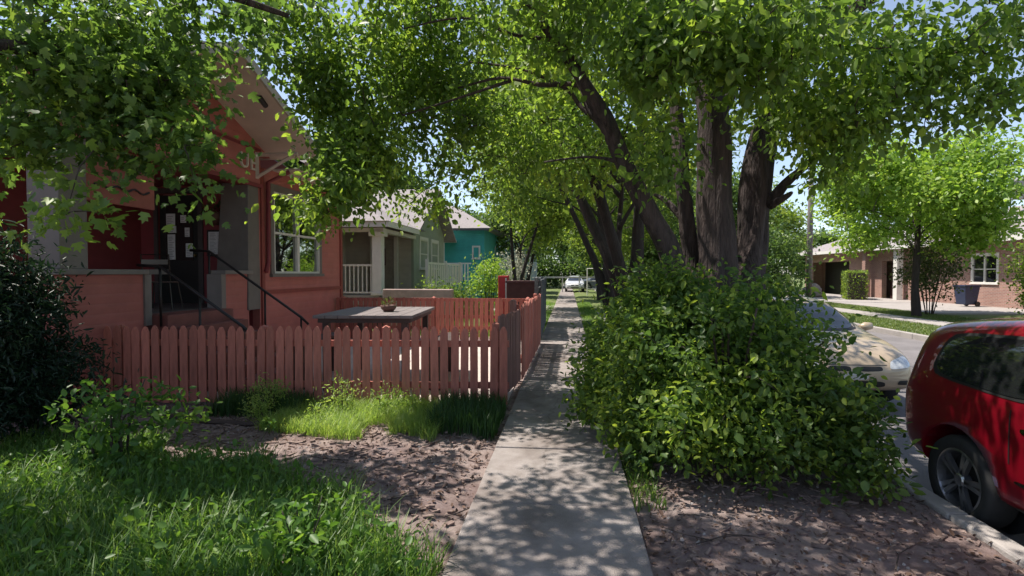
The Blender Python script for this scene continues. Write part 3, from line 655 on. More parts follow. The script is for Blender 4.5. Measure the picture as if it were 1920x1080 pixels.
for s_ in (-1,1):
    mb.add([(-4.2,42.5,4.75),(-4.2+s_*1.75,42.5,3.35),(-4.2+s_*1.75,50,3.35),(-4.2,50,4.75),(-4.2,42.5,4.87),(-4.2+s_*1.75,42.5,3.47),(-4.2+s_*1.75,50,3.47),(-4.2,50,4.87)], [(0,3,2,1),(4,5,6,7),(0,1,5,4),(1,2,6,5),(2,3,7,6)])
hbuild(mb, h4, 'roof', mat('white_metal_roof', (.62,.66,.70), .5))
mb = MB(); mb.box(-3.1,-2.96,42.6,42.74,0,3.4); mb.box(-5.5,-5.36,42.6,42.74,0,3.4); mb.box(-4.27,-4.13,42.6,42.74,2.2,4.5); hbuild(mb, h4, 'porch_post', white_paint)
Mh = frame((0, 43-46, 0), (1,0,0), (0,-1,0)); o = window(h4, Mh, -.1+.4, .9+.4, 1.6, 2.9, 1, 2, .1, trm=white_paint, pane_m=dark_glass)
# brick house across the street
brick_m = None
def brick(name, c1, c2, mortar):
    m, t, p, out = nt(name); g = t.nodes.new('ShaderNodeNewGeometry'); s = t.nodes.new('ShaderNodeSeparateXYZ'); t.links.new(g.outputs['Position'], s.inputs[0])
    ad = t.nodes.new('ShaderNodeMath'); ad.operation = 'ADD'; t.links.new(s.outputs['X'], ad.inputs[0]); t.links.new(s.outputs['Y'], ad.inputs[1])
    cb = t.nodes.new('ShaderNodeCombineXYZ'); t.links.new(ad.outputs[0], cb.inputs[0]); t.links.new(s.outputs['Z'], cb.inputs[1])
    b = t.nodes.new('ShaderNodeTexBrick'); b.inputs['Color1'].default_value = (*c1,1); b.inputs['Color2'].default_value = (*c2,1); b.inputs['Mortar'].default_value = (*mortar,1)
    b.inputs['Scale'].default_value = 1; b.inputs['Brick Width'].default_value = .22; b.inputs['Row Height'].default_value = .075; b.inputs['Mortar Size'].default_value = .008
    t.links.new(cb.outputs[0], b.inputs['Vector']); t.links.new(b.outputs['Color'], p.inputs['Base Color']); p.inputs['Roughness'].default_value = .85
    bu = t.nodes.new('ShaderNodeBump'); bu.invert = True; bu.inputs['Strength'].default_value = .5; bu.inputs['Distance'].default_value = .01; t.links.new(b.outputs['Fac'], bu.inputs['Height']); t.links.new(bu.outputs[0], p.inputs['Normal'])
    return m
brick_m = brick('pinkish_brick', (.36,.19,.15), (.27,.14,.115), (.40,.34,.30))
h5 = thing('brick_house', 'low pinkish brick house with carport across the street', 'house', (24, 35, 0))
mb = MB(); wall_x(mb, 21.3, .3, 20, 50, 0, 3.25, [(28.6,30.2,1.2,2.6),(24.2,25.6,1.2,2.6),(36.5,38.3,0,2.5),(42.5,49,0,2.6)]); mb.box(21.3,30,19.9,20.1,0,3.25); mb.box(21.3,30,49.9,50.1,0,3.25); mb.box(29.9,30.1,20.1,49.9,0,3.25)
mb.box(22.4,22.5,20.1,49.9,0,3.2); hbuild(mb, h5, 'wall', brick_m)
mb = MB(); mb.add([(20.2,19.3,3.25),(20.2,50.7,3.25),(31,50.7,3.25),(31,19.3,3.25),(25.3,24.5,5.5),(25.3,45.5,5.5),(20.2,19.3,3.4),(20.2,50.7,3.4),(31,50.7,3.4),(31,19.3,3.4)], [(0,3,2,1),(6,4,5,7),(7,5,8),(8,5,4,9),(9,4,6),(0,6,7,1)][0:5]+[(0,1,7,6),(1,2,8,7),(2,3,9,8),(3,0,6,9)]); hbuild(mb, h5, 'roof', shingle_pink)
mb = MB(); mb.box(20.1,20.2,19.2,50.8,3.2,3.42); hbuild(mb, h5, 'fascia', white_paint)
mb = MB(); mb.box(21.5,21.56,36.6,38.2,0,2.4); hbuild(mb, h5, 'door', mat('maroon_door', (.07,.03,.03), .5))
mb = MB(); mb.box(22.25,22.35,42.5,49,0,2.6); hbuild(mb, h5, 'garage_shade_panel', dark_metal)  # solid dark panel stands in for the shade inside the opening
for y in (39.2, 35.6): mb = MB(); mb.box(20.4,20.75,y,y+.4,0,3.2); hbuild(mb, h5, 'porch_pillar', brick_m if y > 37 else white_paint)
Mh = frame((21.0-24+.0, -35, 0), (0,1,0), (-1,0,0))
for a, b_ in ((28.6,30.2),(24.2,25.6)): window(h5, Mh, a, b_, 1.2, 2.6, 2, 2, .1, trm=white_paint, pane_m=dark_glass)
t_ = thing('rooftop_cooler', 'boxy grey evaporative cooler on the brick house roof', 'cooler', (24.2, 31.0, 5.2))
mb = MB(); mb.box(-.6,.6,-.6,.6,.45,1.55); mb.build('casing', mat('galvanised', (.40,.38,.40), .6, .15, 3), t_, bevel=.03)
mb = MB()
for z in range(9): mb.box(-.63,-.602,-.5,.5,.55+.1*z,.6+.1*z); mb.box(-.5,.5,-.63,-.602,.55+.1*z,.6+.1*z)
mb.build('louver', mat('dark_louver', (.12,.11,.11), .6), t_)
for a in (-.5,.5):
    for b_ in (-.5,.5): mb = MB(); mb.tube([(a,b_,-.55),(a,b_,.45)], .03, 5); mb.build('leg', dark_metal, t_)

# ------------------------------------------------------------------ street furniture and far details
t_ = thing('utility_pole', 'weathered grey wooden utility pole across the street', 'utility pole', (14.1, 33, 0))
mb = MB(); mb.tube([(0,0,-.2),(0,0,5),(0.05,0,10)], [.17,.15,.12], 12); mb.build('pole', wood_grey, t_, smooth=True)
mb = MB(); mb.box(-1.1,1.1,-.06,.06,9.1,9.25); mb.build('crossarm', wood_grey, t_)
for x in (-.9,-.3,.3,.9): mb = MB(); mb.lathe([(0,0),(.05,0),(.07,.06),(.04,.1),(.06,.15),(0,.2)], 8, Matrix.Translation((x,0,9.25))); mb.build('insulator', white_paint, t_)
def wire(a, b_, sag, lab):
    a, b_ = Vector(a), Vector(b_); mb = MB(); mb.tube([a.lerp(b_, i/20) - Vector((0,0,sag*4*(i/20)*(1-i/20))) for i in range(21)], .014, 4)
    tag(mb.build('overhead_wire', dark_metal), lab, 'wire')
wire((14.1,33,7.0), (24,30.5,5.9), .35, 'thin service wire running from the pole to the brick house roof')
wire((14.2,33,8.6), (13.5,-12,8.4), .9, 'long overhead wire running above the far side of the street')
t_ = thing('recycling_bin', 'dark blue wheeled bin against the brick wall', 'bin', (19.9, 29.0, .03), R(-80))
blue = mat('navy_plastic', (.02,.03,.07), .5)
mb = MB(); mb.add([(-.26,-.3,.1),(.26,-.3,.1),(.26,.3,.1),(-.26,.3,.1),(-.33,-.4,1.0),(.33,-.4,1.0),(.33,.4,1.0),(-.33,.4,1.0)], [(0,3,2,1),(4,5,6,7),(0,1,5,4),(1,2,6,5),(2,3,7,6),(3,0,4,7)]); mb.build('body', blue, t_, bevel=.02)
mb = MB(); mb.box(-.36,.36,-.43,.43,1.0,1.07); mb.tube([(-.3,.48,1.0),(.3,.48,1.0)], .02, 6); mb.build('lid', blue, t_, bevel=.02)
for x in (-.3,.3): mb = MB(); mb.tube([(x-.03,.3,.13),(x+.03,.3,.13)], .13, 14); mb.build('wheel', dark_metal, t_)
def rock(lab, loc, r, m, seed):
    mb = MB(); n = 14; vs = []; 
    for i in range(9):
        for k in range(n):
            th = math.pi*i/8; ph = 2*math.pi*k/n; d = Vector((math.sin(th)*math.cos(ph), math.sin(th)*math.sin(ph), math.cos(th)))
            q = d*(1+.35*noise.noise(d*1.6+Vector((seed,0,0)))); vs.append((q.x*r[0], q.y*r[1], q.z*r[2]+r[2]*.7))
    mb.add(vs, [(i*n+k,(i+1)*n+k,(i+1)*n+(k+1)%n,i*n+(k+1)%n) for i in range(8) for k in range(n)])
    o = mb.build('boulder', m, smooth=False); o.location = loc; tag(o, lab, 'boulder')
rock('large beige boulder beside the hedge across the street', (17.1, 39.5, 0), (.65,.6,.55), mat('sandstone', (.38,.31,.26), .9, .2, 3, .5), 3)
rock('smaller pinkish boulder just left of the larger one across the street', (16.6, 41.6, 0), (.5,.5,.4), mat('sandstone', (.38,.31,.26)), 8)
t_ = thing('newspaper_box', 'narrow red metal box with a pale strip beyond the patio fence', 'box', (-1.95, 16.2, 0))
mb = MB(); mb.box(-.16,.16,-.16,.16,.15,1.62); mb.build('body', mat('signal_red', (.42,.02,.025), .4), t_, bevel=.02)
mb = MB(); mb.box(.06,.10,-.172,-.162,.2,1.55); mb.build('strip', paper, t_)
mb = MB(); mb.tube([(0,0,-.02),(0,0,.15)], .05, 8); mb.build('post', dark_metal, t_)
t_ = thing('brick_planter', 'low dark brown planter box beside the grey board fence', 'planter', (-1.3, 15.3, 0))
mb = MB(); mb.box(-.42,.42,-.3,.3,0,1.42); mb.box(-.46,.46,-.34,.34,1.42,1.48); mb.build('box', mat('dark_red_brown_wood', (.09,.035,.035), .8, .2, 4), t_)
mb = MB(); mb.box(-5.5,-3.4,15.4,15.7,0,1.22); tag(mb.build('garden_wall', mat('pinkish_stucco', (.42,.31,.28), .85), bevel=.02), 'low pinkish garden wall before the beige cottage', 'wall')
t_ = thing('white_gate_frame', 'white pipe gate frame standing at the far end of the sidewalk', 'gate', (2.2, 41, 0))
mb = MB(); mb.tube([(-.75,0,0),(-.75,0,2.05),(.75,0,2.05),(.75,0,0)], .05, 6); mb.build('frame', white_paint, t_)
mb = MB(); mb.tube([(-.75,0,1.1),(.75,0,1.1)], .03, 6); mb.tube([(-.75,0,.5),(.75,0,.5)], .03, 6); mb.build('rail', white_paint, t_)
t_ = thing('white_pipe_fence', 'white rail fence crossing far beyond the end of the sidewalk', 'fence', (-3.5, 48, 0))
mb = MB(); mb.box(0,9,-.03,.03,1.25,1.4); mb.build('rail', white_paint, t_)
for x in range(7): mb = MB(); mb.box(x*1.5-.05,x*1.5+.05,-.05,.05,0,1.45); mb.build('post', white_paint, t_)

# ------------------------------------------------------------------ cars
def lerp_sec(S, x):
    for a, b_ in zip(S, S[1:]):
        if a[0] <= x <= b_[0]:
            t = (x-a[0])/(b_[0]-a[0]); return [a[i]*(1-t)+b_[i]*t for i in range(7)]
def car(name, lab, S, paint, wheels, wr, loc, rz, det):
    t_ = thing(name, lab, 'car', loc, rz)
    vs = []; rings = []
    for x, zs, zb, zt, ws, wb, wt in S:
        half = [(ws*.86,zs),(ws,zs+.07),(max(ws,wb)*1.0,(zs+zb)/2),(wb,zb-.06),(wb*.985,zb),(wb*.45+wt*.55,zb*.45+zt*.55),(wt,zt-.05 if zt-zb>.2 else zt-.02),(wt*.82,zt),(0,zt+.025)]
        ring = [(0,zs)] + half + [(-y,z) for y, z in half[-2::-1]]
        rings.append(len(ring)); vs += [(x,y,z) for y, z in ring]
    n = rings[0]; k = len(S)
    fs = [(i*n+j, i*n+(j+1)%n, (i+1)*n+(j+1)%n, (i+1)*n+j) for i in range(k-1) for j in range(n)]
    fs += [tuple(range(n-1,-1,-1)), tuple(range((k-1)*n, k*n))]
    me = bpy.data.meshes.new('body'); me.from_pydata(vs, [], fs); me.update(); me.shade_smooth()
    o = link('body', me, paint, t_)
    s = o.modifiers.new('s','SUBSURF'); s.levels = s.render_levels = 2
    cut = MB()
    for x in wheels:
        for sy in (-1,1): cut.tube([(x, sy*.60, wr+.02),(x, sy*1.2, wr+.02)], wr+.055, 32)
    co = cut.build('cutter'); bo = o.modifiers.new('b','BOOLEAN'); bo.object = co; bo.solver = 'EXACT'; bo.operation = 'DIFFERENCE'
    co.parent = t_; bpy.context.view_layer.update()
    me2 = bpy.data.meshes.new_from_object(o.evaluated_get(bpy.context.evaluated_depsgraph_get()))
    o.modifiers.clear(); o.data = me2; bpy.data.objects.remove(co)
    bv = BVHTree.FromPolygons([v.co.copy() for v in me2.vertices], [tuple(p.vertices) for p in me2.polygons])
    def patch(nm, quad, ax, off, m, parent=t_, nu=14, nv=8, sg=1, rnd=.0):
        """quad: 4 corners in the plane seen along ax; shrink onto the body"""
        V = []; 
        for i in range(nu+1):
            for j in range(nv+1):
                u, v = i/nu, j/nv
                if rnd:
                    cu_, cv_ = 2*u-1, 2*v-1; e = rnd*.3; cu2 = cu_*(1-e*cv_**4*abs(cu_)); cv2 = cv_*(1-e*cu_**4*abs(cv_)); u, v = (cu2+1)/2, (cv2+1)/2
                a = [(quad[0][q]*(1-u)+quad[1][q]*u)*(1-v)+(quad[3][q]*(1-u)+quad[2][q]*u)*v for q in (0,1)]
                if ax == 'y': org = Vector((a[0], 3*sg, a[1])); dr = Vector((0,-sg,0))
                else: org = Vector((4*sg, a[0], a[1])); dr = Vector((-sg,0,0))
                h = bv.ray_cast(org, dr)
                p_ = h[0] - dr*off if h[0] else None
                V.append(p_)
        mb = MB(); idx = {}; 
        for q, p_ in enumerate(V):
            if p_ is not None: idx[q] = len(mb.v); mb.v.append(tuple(p_))
        for i in range(nu):
            for j in range(nv):
                q = [i*(nv+1)+j,(i+1)*(nv+1)+j,(i+1)*(nv+1)+j+1,i*(nv+1)+j+1]
                if all(z in idx for z in q): mb.f.append(tuple(idx[z] for z in q))
        return mb.build(nm, m, parent, smooth=True)
    black = mat('black_rubber', (.012,.012,.012), .6)
    for nm, quad, ax, sg, kind in det:
        if kind == 'glass':
            cx = sum(q[0] for q in quad)/4; cz = sum(q[1] for q in quad)/4
            big = [(cx+(a-cx)*1.05+.012*(1 if a>cx else -1), cz+(b_-cz)*1.05+.012*(1 if b_>cz else -1)) for a, b_ in quad]
            w_ = patch(nm, quad, ax, .010, dark_glass, sg=sg, rnd=.5); patch('seal', big, ax, .005, black, w_, sg=sg, rnd=.4)
        else: patch(nm, quad, ax, .006 if kind != 'line' else .003, kind if not isinstance(kind, str) else black, sg=sg, rnd=.5 if not isinstance(kind, str) else 0)
    rim_m = mat('alloy_rim', (.42,.42,.44), .3, .05, metal=.9); tyre_m = mat('tyre_rubber', (.02,.02,.02), .8, .2, 10)
    hub_m = mat('dark_hub', (.02,.02,.02), .6)
    for x in wheels:
        for sy in (-1,1):
            T = Matrix.Translation((x, sy*.78, wr)) @ Matrix.Rotation(R(-90*sy),4,'X')
            w_ = bpy.data.objects.new('wheel', None); C.objects.link(w_); w_.parent = t_
            mb = MB(); mb.lathe([(wr*.66,-.10),(wr*.95,-.11),(wr,-.08),(wr,.06),(wr*.95,.095),(wr*.70,.085),(wr*.66,.06),(wr*.66,-.10)], 36, T); mb.build('tyre', tyre_m, w_, smooth=True)
            mb = MB(); mb.lathe([(wr*.70,.085),(wr*.66,.088),(wr*.63,.03),(wr*.62,-.08)], 36, T)
            for k_ in range(5):
                for dd in (-.13,.13):
                    A = Matrix.Rotation(2*math.pi*k_/5+dd,4,'Z'); mb.box(wr*.1,wr*.65,-.016,.016,.045,.075, T@A)
            mb.lathe([(0,.085),(wr*.12,.083),(wr*.16,.07),(wr*.16,.02)], 16, T); mb.build('rim', rim_m, w_, smooth=False)
            mb = MB(); mb.lathe([(0,-.02),(wr*.62,-.02)], 24, T); mb.build('brake', hub_m, w_)
            mb = MB(); mb.tube([(x, sy*.62, wr+.02),(x, sy*.60, wr+.02)], wr+.05, 28); mb.build('wheel_arch', hub_m, t_)
    return t_, patch, bv
m, t, p, out = nt('red_car_paint'); p.inputs['Base Color'].default_value = (.20,.003,.012,1); p.inputs['Roughness'].default_value = .28; p.inputs['Metallic'].default_value = .25; p.inputs['Coat Weight'].default_value = 1; p.inputs['Coat Roughness'].default_value = .02; red_car = m
m, t, p, out = nt('champagne_car_paint'); p.inputs['Base Color'].default_value = (.46,.36,.25,1); p.inputs['Roughness'].default_value = .38; p.inputs['Metallic'].default_value = .2; p.inputs['Coat Weight'].default_value = .4; gold_car = m
m, t, p, out = nt('white_car_paint'); p.inputs['Base Color'].default_value = (.62,.62,.64,1); p.inputs['Roughness'].default_value = .3; p.inputs['Coat Weight'].default_value = 1; white_car = m
black = mat('black_rubber', (.012,.012,.012), .6)
lamp_w = mat('headlight_lens', (.55,.57,.58), .08, .2, 30, spec=.8, coat=1); lamp_r = mat('tail_lens', (.35,.01,.01), .1, .1, 30, coat=1)
chrome = mat('chrome', (.7,.7,.7), .12, .05, metal=1)
SR = [(-2.06,.44,.84,1.10,.80,.83,.68),(-2.05,.37,.93,1.34,.87,.885,.71),(-1.99,.32,.97,1.46,.88,.90,.73),(-1.7,.28,.99,1.50,.89,.90,.73),(-.8,.26,1.0,1.59,.89,.90,.73),(0,.26,.98,1.61,.89,.90,.73),
      (.55,.26,.95,1.55,.89,.90,.70),(.9,.26,.94,1.34,.89,.90,.66),(1.2,.26,.95,1.09,.88,.89,.72),(1.55,.26,.90,1.02,.87,.87,.68),(1.9,.30,.78,.90,.82,.82,.62),(2.05,.40,.64,.74,.70,.70,.5)]
dets = []
for sg in (-1,1):
    dets += [('side_window', [(-1.74,1.07),(-.74,1.04),(-.74,1.43),(-1.66,1.38)], 'y', sg, 'glass'), ('side_window', [(-.66,1.04),(-.06,1.02),(-.06,1.46),(-.66,1.435)], 'y', sg, 'glass'),
             ('side_window', [(.02,1.02),(.92,1.02),(.5,1.42),(.02,1.46)], 'y', sg, 'glass'),
             ('door_line', [(-.05,.36),(-.04,.36),(-.04,.97),(-.05,.97)], 'y', sg, 'line'), ('door_line', [(-.95,.62),(-.94,.62),(-.94,.97),(-.95,.97)], 'y', sg, 'line'), ('door_line', [(.98,.36),(.99,.36),(.99,.95),(.98,.95)], 'y', sg, 'line'),
             ('rocker_trim', [(-.95,.27),(.95,.27),(.95,.36),(-.95,.36)], 'y', sg, black), ('door_handle', [(-.86,.84),(-.68,.84),(-.68,.875),(-.86,.875)], 'y', sg, chrome), ('door_handle', [(.06,.84),(.24,.84),(.24,.875),(.06,.875)], 'y', sg, chrome),
             ('side_trim', [(-.9,.50),(.9,.50),(.9,.535),(-.9,.535)], 'y', sg, chrome),
             ('tail_light', [(sg*.62,.72),(sg*.80,.72),(sg*.78,.92),(sg*.62,.94)], 'x', -1, lamp_r), ('headlight', [(sg*.45,.70),(sg*.78,.72),(sg*.74,.86),(sg*.5,.83)], 'x', 1, lamp_w)]
dets += [('rear_window', [(-.56,1.04),(.56,1.04),(.48,1.44),(-.48,1.44)], 'x', -1, 'glass'), ('windscreen', [(-.66,1.07),(.66,1.07),(.56,1.46),(-.56,1.46)], 'x', 1, 'glass'), ('grille', [(-.4,.46),(.4,.46),(.4,.6),(-.4,.6)], 'x', 1, black),
         ('rear_bumper_trim', [(-.6,.42),(.6,.42),(.6,.55),(-.6,.55)], 'x', -1, black)]
ZC = -.15
t_, _, bv = car('parked_car', 'glossy red boxy hatchback parked at the kerb beside the camera', SR, red_car, (-1.44, 1.25), .325, (3.73, 2.78, ZC), R(-90), dets)
mb = MB()
for k_ in range(15): a = k_/14; mb.box(0,0,0,0,0,0)
for sy in (-1,1): mb = MB(); mb.tube([(-1.3,sy*.55,1.60),(-1.2,sy*.55,1.64),(.3,sy*.55,1.64),(.4,sy*.55,1.59)], .012, 6); mb.build('roof_rail', black, t_)
for sy in (-1,1):
    mb = MB(); mb.tube([(.78,sy*.86,1.02),(.76,sy*.95,1.04),(.76,sy*1.06,1.05)], [.03,.075,.06], 8); mb.build('mirror', red_car, t_, smooth=True)
SS = [(-2.3,.48,.78,.86,.66,.68,.5),(-2.24,.36,.86,.98,.78,.80,.66),(-1.9,.30,.90,1.03,.84,.86,.72),(-1.5,.26,.92,1.08,.87,.88,.72),(-1.15,.26,.93,1.26,.88,.89,.62),(-.6,.26,.93,1.42,.88,.89,.58),(0,.26,.93,1.45,.88,.89,.58),
      (.4,.26,.93,1.38,.88,.89,.58),(.8,.26,.93,1.17,.88,.89,.62),(1.12,.26,.90,.98,.88,.88,.72),(1.6,.26,.84,.92,.87,.86,.70),(2.0,.27,.74,.83,.84,.82,.64),(2.2,.30,.64,.72,.76,.74,.55),(2.3,.40,.56,.62,.60,.58,.42)]
dets = []
for sg in (-1,1):
    dets += [('side_window', [(-1.25,1.0),(-.35,.99),(-.35,1.34),(-.85,1.32)], 'y', sg, 'glass'), ('side_window', [(-.27,.99),(.85,.99),(.38,1.32),(-.27,1.36)], 'y', sg, 'glass'),
             ('door_line', [(-.31,.36),(-.30,.36),(-.30,.97),(-.31,.97)], 'y', sg, 'line'), ('door_line', [(.95,.36),(.96,.36),(.96,.93),(.95,.93)], 'y', sg, 'line'),
             ('door_handle', [(-.15,.8),(.02,.8),(.02,.83),(-.15,.83)], 'y', sg, chrome),
             ('headlight', [(sg*.42,.60),(sg*.76,.63),(sg*.72,.76),(sg*.46,.70)], 'x', 1, lamp_w), ('grille', [(sg*.05,.57),(sg*.34,.58),(sg*.33,.64),(sg*.06,.64)], 'x', 1, black),
             ('fog_light', [(sg*.52,.40),(sg*.70,.40),(sg*.68,.46),(sg*.54,.46)], 'x', 1, black), ('tail_light', [(sg*.5,.72),(sg*.74,.72),(sg*.72,.86),(sg*.5,.86)], 'x', -1, lamp_r)]
dets += [('bumper_seam', [(-.74,.60),(-.40,.625),(-.40,.632),(-.74,.607)], 'x', 1, 'line'), ('bonnet_seam', [(-.40,.650),(.40,.650),(.40,.657),(-.40,.657)], 'x', 1, 'line'), ('number_plate', [(-.16,.465),(.16,.465),(.16,.55),(-.16,.55)], 'x', 1, white_trim), ('windscreen', [(-.66,1.01),(.66,1.01),(.50,1.36),(-.50,1.36)], 'x', 1, 'glass'), ('rear_window', [(-.6,1.1),(.6,1.1),(.48,1.36),(-.48,1.36)], 'x', -1, 'glass'), ('air_intake', [(-.38,.36),(.38,.36),(.36,.45),(-.36,.45)], 'x', 1, black)]
t_, _, bv = car('parked_car', 'champagne sedan parked behind the big bush facing the camera', SS, gold_car, (-1.38, 1.42), .32, (3.72, 9.62, ZC), R(-90), dets)
for sy in (-1,1):
    mb = MB(); mb.tube([(.72,sy*.84,1.0),(.70,sy*.93,1.01),(.70,sy*1.03,1.02)], [.03,.07,.055], 8); mb.build('mirror', gold_car, t_, smooth=True)
for lab, xx, yy, rz, pm in (('distant white sedan facing the camera at the end of the sidewalk', .6, 50, -90, white_car), ('distant grey sedan parked crosswise beyond the white gate frame', 3.4, 56, 0, mat('grey_car_paint', (.10,.12,.14), .3, .05, metal=.4)),):
    car('parked_car', lab, SS, pm, (-1.38, 1.42), .32, (xx, yy, .0), R(rz), dets)

# ------------------------------------------------------------------ trees
def scat(regs, seed):
    g = np.random.default_rng(seed); o = []
    for c, r, n in regs: o.append(in_blob(c, r, n, g, .05))
    return np.vstack(o)
MY = 5.9
B = (1.55, MY, 0)
stems = [
 [((1.62,5.9,-.1),.32),((1.63,5.9,.5),.24),(at(1345,560,6.05),.19),(at(1340,400,6.1),.185),(at(1338,250,6.1),.175),(at(1322,130,6.1),.15),(at(1305,-60,6.2),.11),(at(1270,-300,6.3),.06)],
 [((1.85,6.15,-.1),.28),((1.86,6.2,.6),.20),(at(1405,480,6.5),.165),(at(1415,340,6.5),.175),(at(1436,240,6.5),.16),(at(1490,110,6.4),.10),(at(1600,20,6.2),.07),(at(1760,-80,6.0),.04)],
 [((1.42,6.1,-.1),.2),((1.33,6.15,.5),.14),(at(1302,520,6.4),.10),(at(1286,420,6.4),.095),(at(1276,310,6.4),.09),(at(1266,220,6.5),.075),(at(1245,60,6.6),.05)],
 [((1.25,5.75,-.1),.22),((1.12,5.8,.6),.16),(at(1262,510,5.9),.125),(at(1215,400,5.9),.105),(at(1172,310,5.85),.095),(at(1128,220,5.8),.085),(at(1082,140,5.75),.07),(at(1040,80,5.7),.05),(at(985,10,5.6),.03)],
 [(at(1150,262,5.82),.05),(at(1105,210,5.9),.036),(at(1085,165,6.0),.03),(at(1010,162,6.2),.024),(at(940,150,6.4),.018),(at(860,168,6.8),.012)],
 [(at(1140,245,5.8),.04),(at(1090,205,6.0),.025),(at(1060,170,6.1),.022),(at(980,135,6.3),.016),(at(880,120,6.6),.01)],
 [(at(1170,308,5.85),.035),(at(1130,298,5.9),.02),(at(1090,296,6.1),.016),(at(1020,305,6.4),.009)],
 [(at(1440,385,6.4),.07),(at(1470,345,6.3),.055),(at(1515,305,6.2),.04),(at(1560,250,6.0),.03),(at(1680,190,5.8),.022)],
 [(at(1440,385,6.4),.055),(at(1470,370,6.2),.04),(at(1482,362,6.2),.02)],
 [(at(1455,200,6.4),.09),(at(1560,210,6.0),.06),(at(1680,150,5.7),.045),(at(1800,95,5.4),.035),(at(1900,55,5.2),.025)],
 [(at(1322,150,6.1),.08),(at(1290,40,5.6),.055),(at(1230,-60,5.2),.04),(at(1100,-180,4.8),.02)],
 [(at(1340,230,6.1),.09),(at(1390,120,6.6),.07),(at(1460,-20,7.2),.05),(at(1500,-200,7.5),.03)],
 [(at(1285,420,6.4),.05),(at(1250,380,6.6),.035),(at(1225,365,6.8),.02)],
 [(at(1040,80,5.7),.03),(at(960,70,5.8),.018),(at(870,40,6.0),.012),(at(760,60,6.2),.008)],
 [(at(960,155,6.4),.02),(at(820,200,6.6),.014),(at(700,240,6.6),.012),(at(620,300,6.4),.008)],
]
regs = [
 (at(680,150,7.0),(.75,1.0,.8),62),(at(760,70,7.2),(.8,1.1,.7),44),(at(560,45,6.6),(.6,.7,.3),26),(at(690,300,6.8),(.45,.6,.5),42),(at(600,398,5.9),(.24,.3,.15),9),(at(655,350,6.0),(.22,.3,.32),14),(at(610,170,6.6),(.28,.4,.45),22),(at(630,290,6.4),(.18,.3,.35),12),(at(540,110,6.4),(.3,.3,.12),8),(at(840,230,7.6),(.5,.8,.8),30),(at(760,170,7.4),(.5,.8,.7),22),(at(800,390,8),(.3,.4,.15),8),
 (at(860,130,7.4),(.85,1.2,.7),36),(at(980,60,5.8),(.8,.9,.4),22),(at(900,290,8.2),(1.1,1.3,.8),40),(at(1110,30,5.4),(.8,.9,.45),30),(at(1050,250,8),(.9,1.0,.7),26),
 (at(1230,90,4.6),(.4,.5,.5),28),(at(1330,60,4.5),(.55,.6,.36),34),(at(1450,90,4.6),(.5,.6,.42),40),(at(1530,220,5.2),(.36,.5,.32),22),(at(1260,300,5.0),(.18,.3,.5),10),
 (at(1580,90,5.0),(.7,.8,.55),34),(at(1630,180,5.4),(.6,.7,.36),26),(at(1760,110,5.2),(.75,.8,.38),18),(at(1870,190,5.0),(.3,.4,.16),10),(at(1745,245,5.1),(.16,.2,.07),5),(at(1560,290,5.8),(.3,.4,.3),14),
 (at(1850,60,5.0),(.7,.6,.4),20),
 ((1.8,6.8,6.6),(2.8,2.4,1.2),80),(at(1000,20,7.5),(2.2,1.0,.7),60),(at(1400,0,7),(1.6,.8,.5),40),((-1.9,5.6,5.4),(.7,1.1,.3),44),((-.3,5.0,5.4),(1.2,1.4,.5),56),((3.5,5,5.4),(1.8,1.8,.9),44),  # clumps in plain coordinates sit mostly above the view, added for their shadows
]
make_tree('multi_stem_tree', 'big shade tree with four dark leaning trunks rising from the bush', 'tree', B, stems, scat(regs, 3), .080, L_main, 58, .18, 'oval', bark, 5, nbr=4, droop=.9, twig_r=.010)
# left maple: trunk outside the frame, boughs hanging over the dirt
B = (-4.7, 1.9, 0)
stems = [
 [((-4.7,1.9,-.1),.24),((-4.7,1.95,1.2),.19),((-4.6,2.1,2.6),.16),((-4.3,2.5,3.9),.12),((-3.8,3.0,5.2),.07)],
 [((-4.6,2.1,2.4),.09),((-4.35,3.0,3.1),.07),((-4.2,3.9,3.5),.05),((-3.8,4.8,3.7),.03)],
 [((-4.45,2.3,3.2),.08),((-3.8,3.2,3.9),.06),((-3.2,4.1,4.1),.04),((-2.6,4.8,4.1),.02)],
 [((-4.3,2.5,3.9),.08),((-3.2,2.9,4.7),.06),((-2.2,3.3,5.1),.04),((-1.3,3.6,5.2),.02)],
]
regs = [(at(120,50,4.6),(.9,.8,.55),54),(at(150,165,4.6),(.75,.6,.34),46),(at(40,260,4.5),(.35,.4,.25),18),(at(300,70,4.8),(.6,.8,.45),34),(at(300,190,4.6),(.36,.4,.28),30),(at(375,275,4.4),(.12,.2,.10),8),
        (at(220,280,4.4),(.35,.35,.11),10),(at(370,338,4.2),(.10,.12,.03),3),(at(440,30,5),(.5,.8,.25),12),(at(150,400,4.0),(.12,.14,.03),4),
        ((-2.2,3.8,5.0),(1.0,.9,.3),74),((-3.8,1.6,4.6),(1.3,1.2,.8),36),((-5.6,2.2,5.1),(1.4,1.8,.6),110),((-.6,3.6,5.2),(1.2,.9,.3),64),((-1.0,2.4,5.0),(1.0,.9,.3),20)]  # this row hangs out of view, added to dapple walk and shade grass
make_tree('maple_tree', 'leafy maple boughs hanging over the porch corner and the dirt', 'tree', B, stems, scat(regs, 9), .076, L_maple, 40, .165, 'lobed', bark, 8, nbr=1, droop=.6, twig_r=.009)

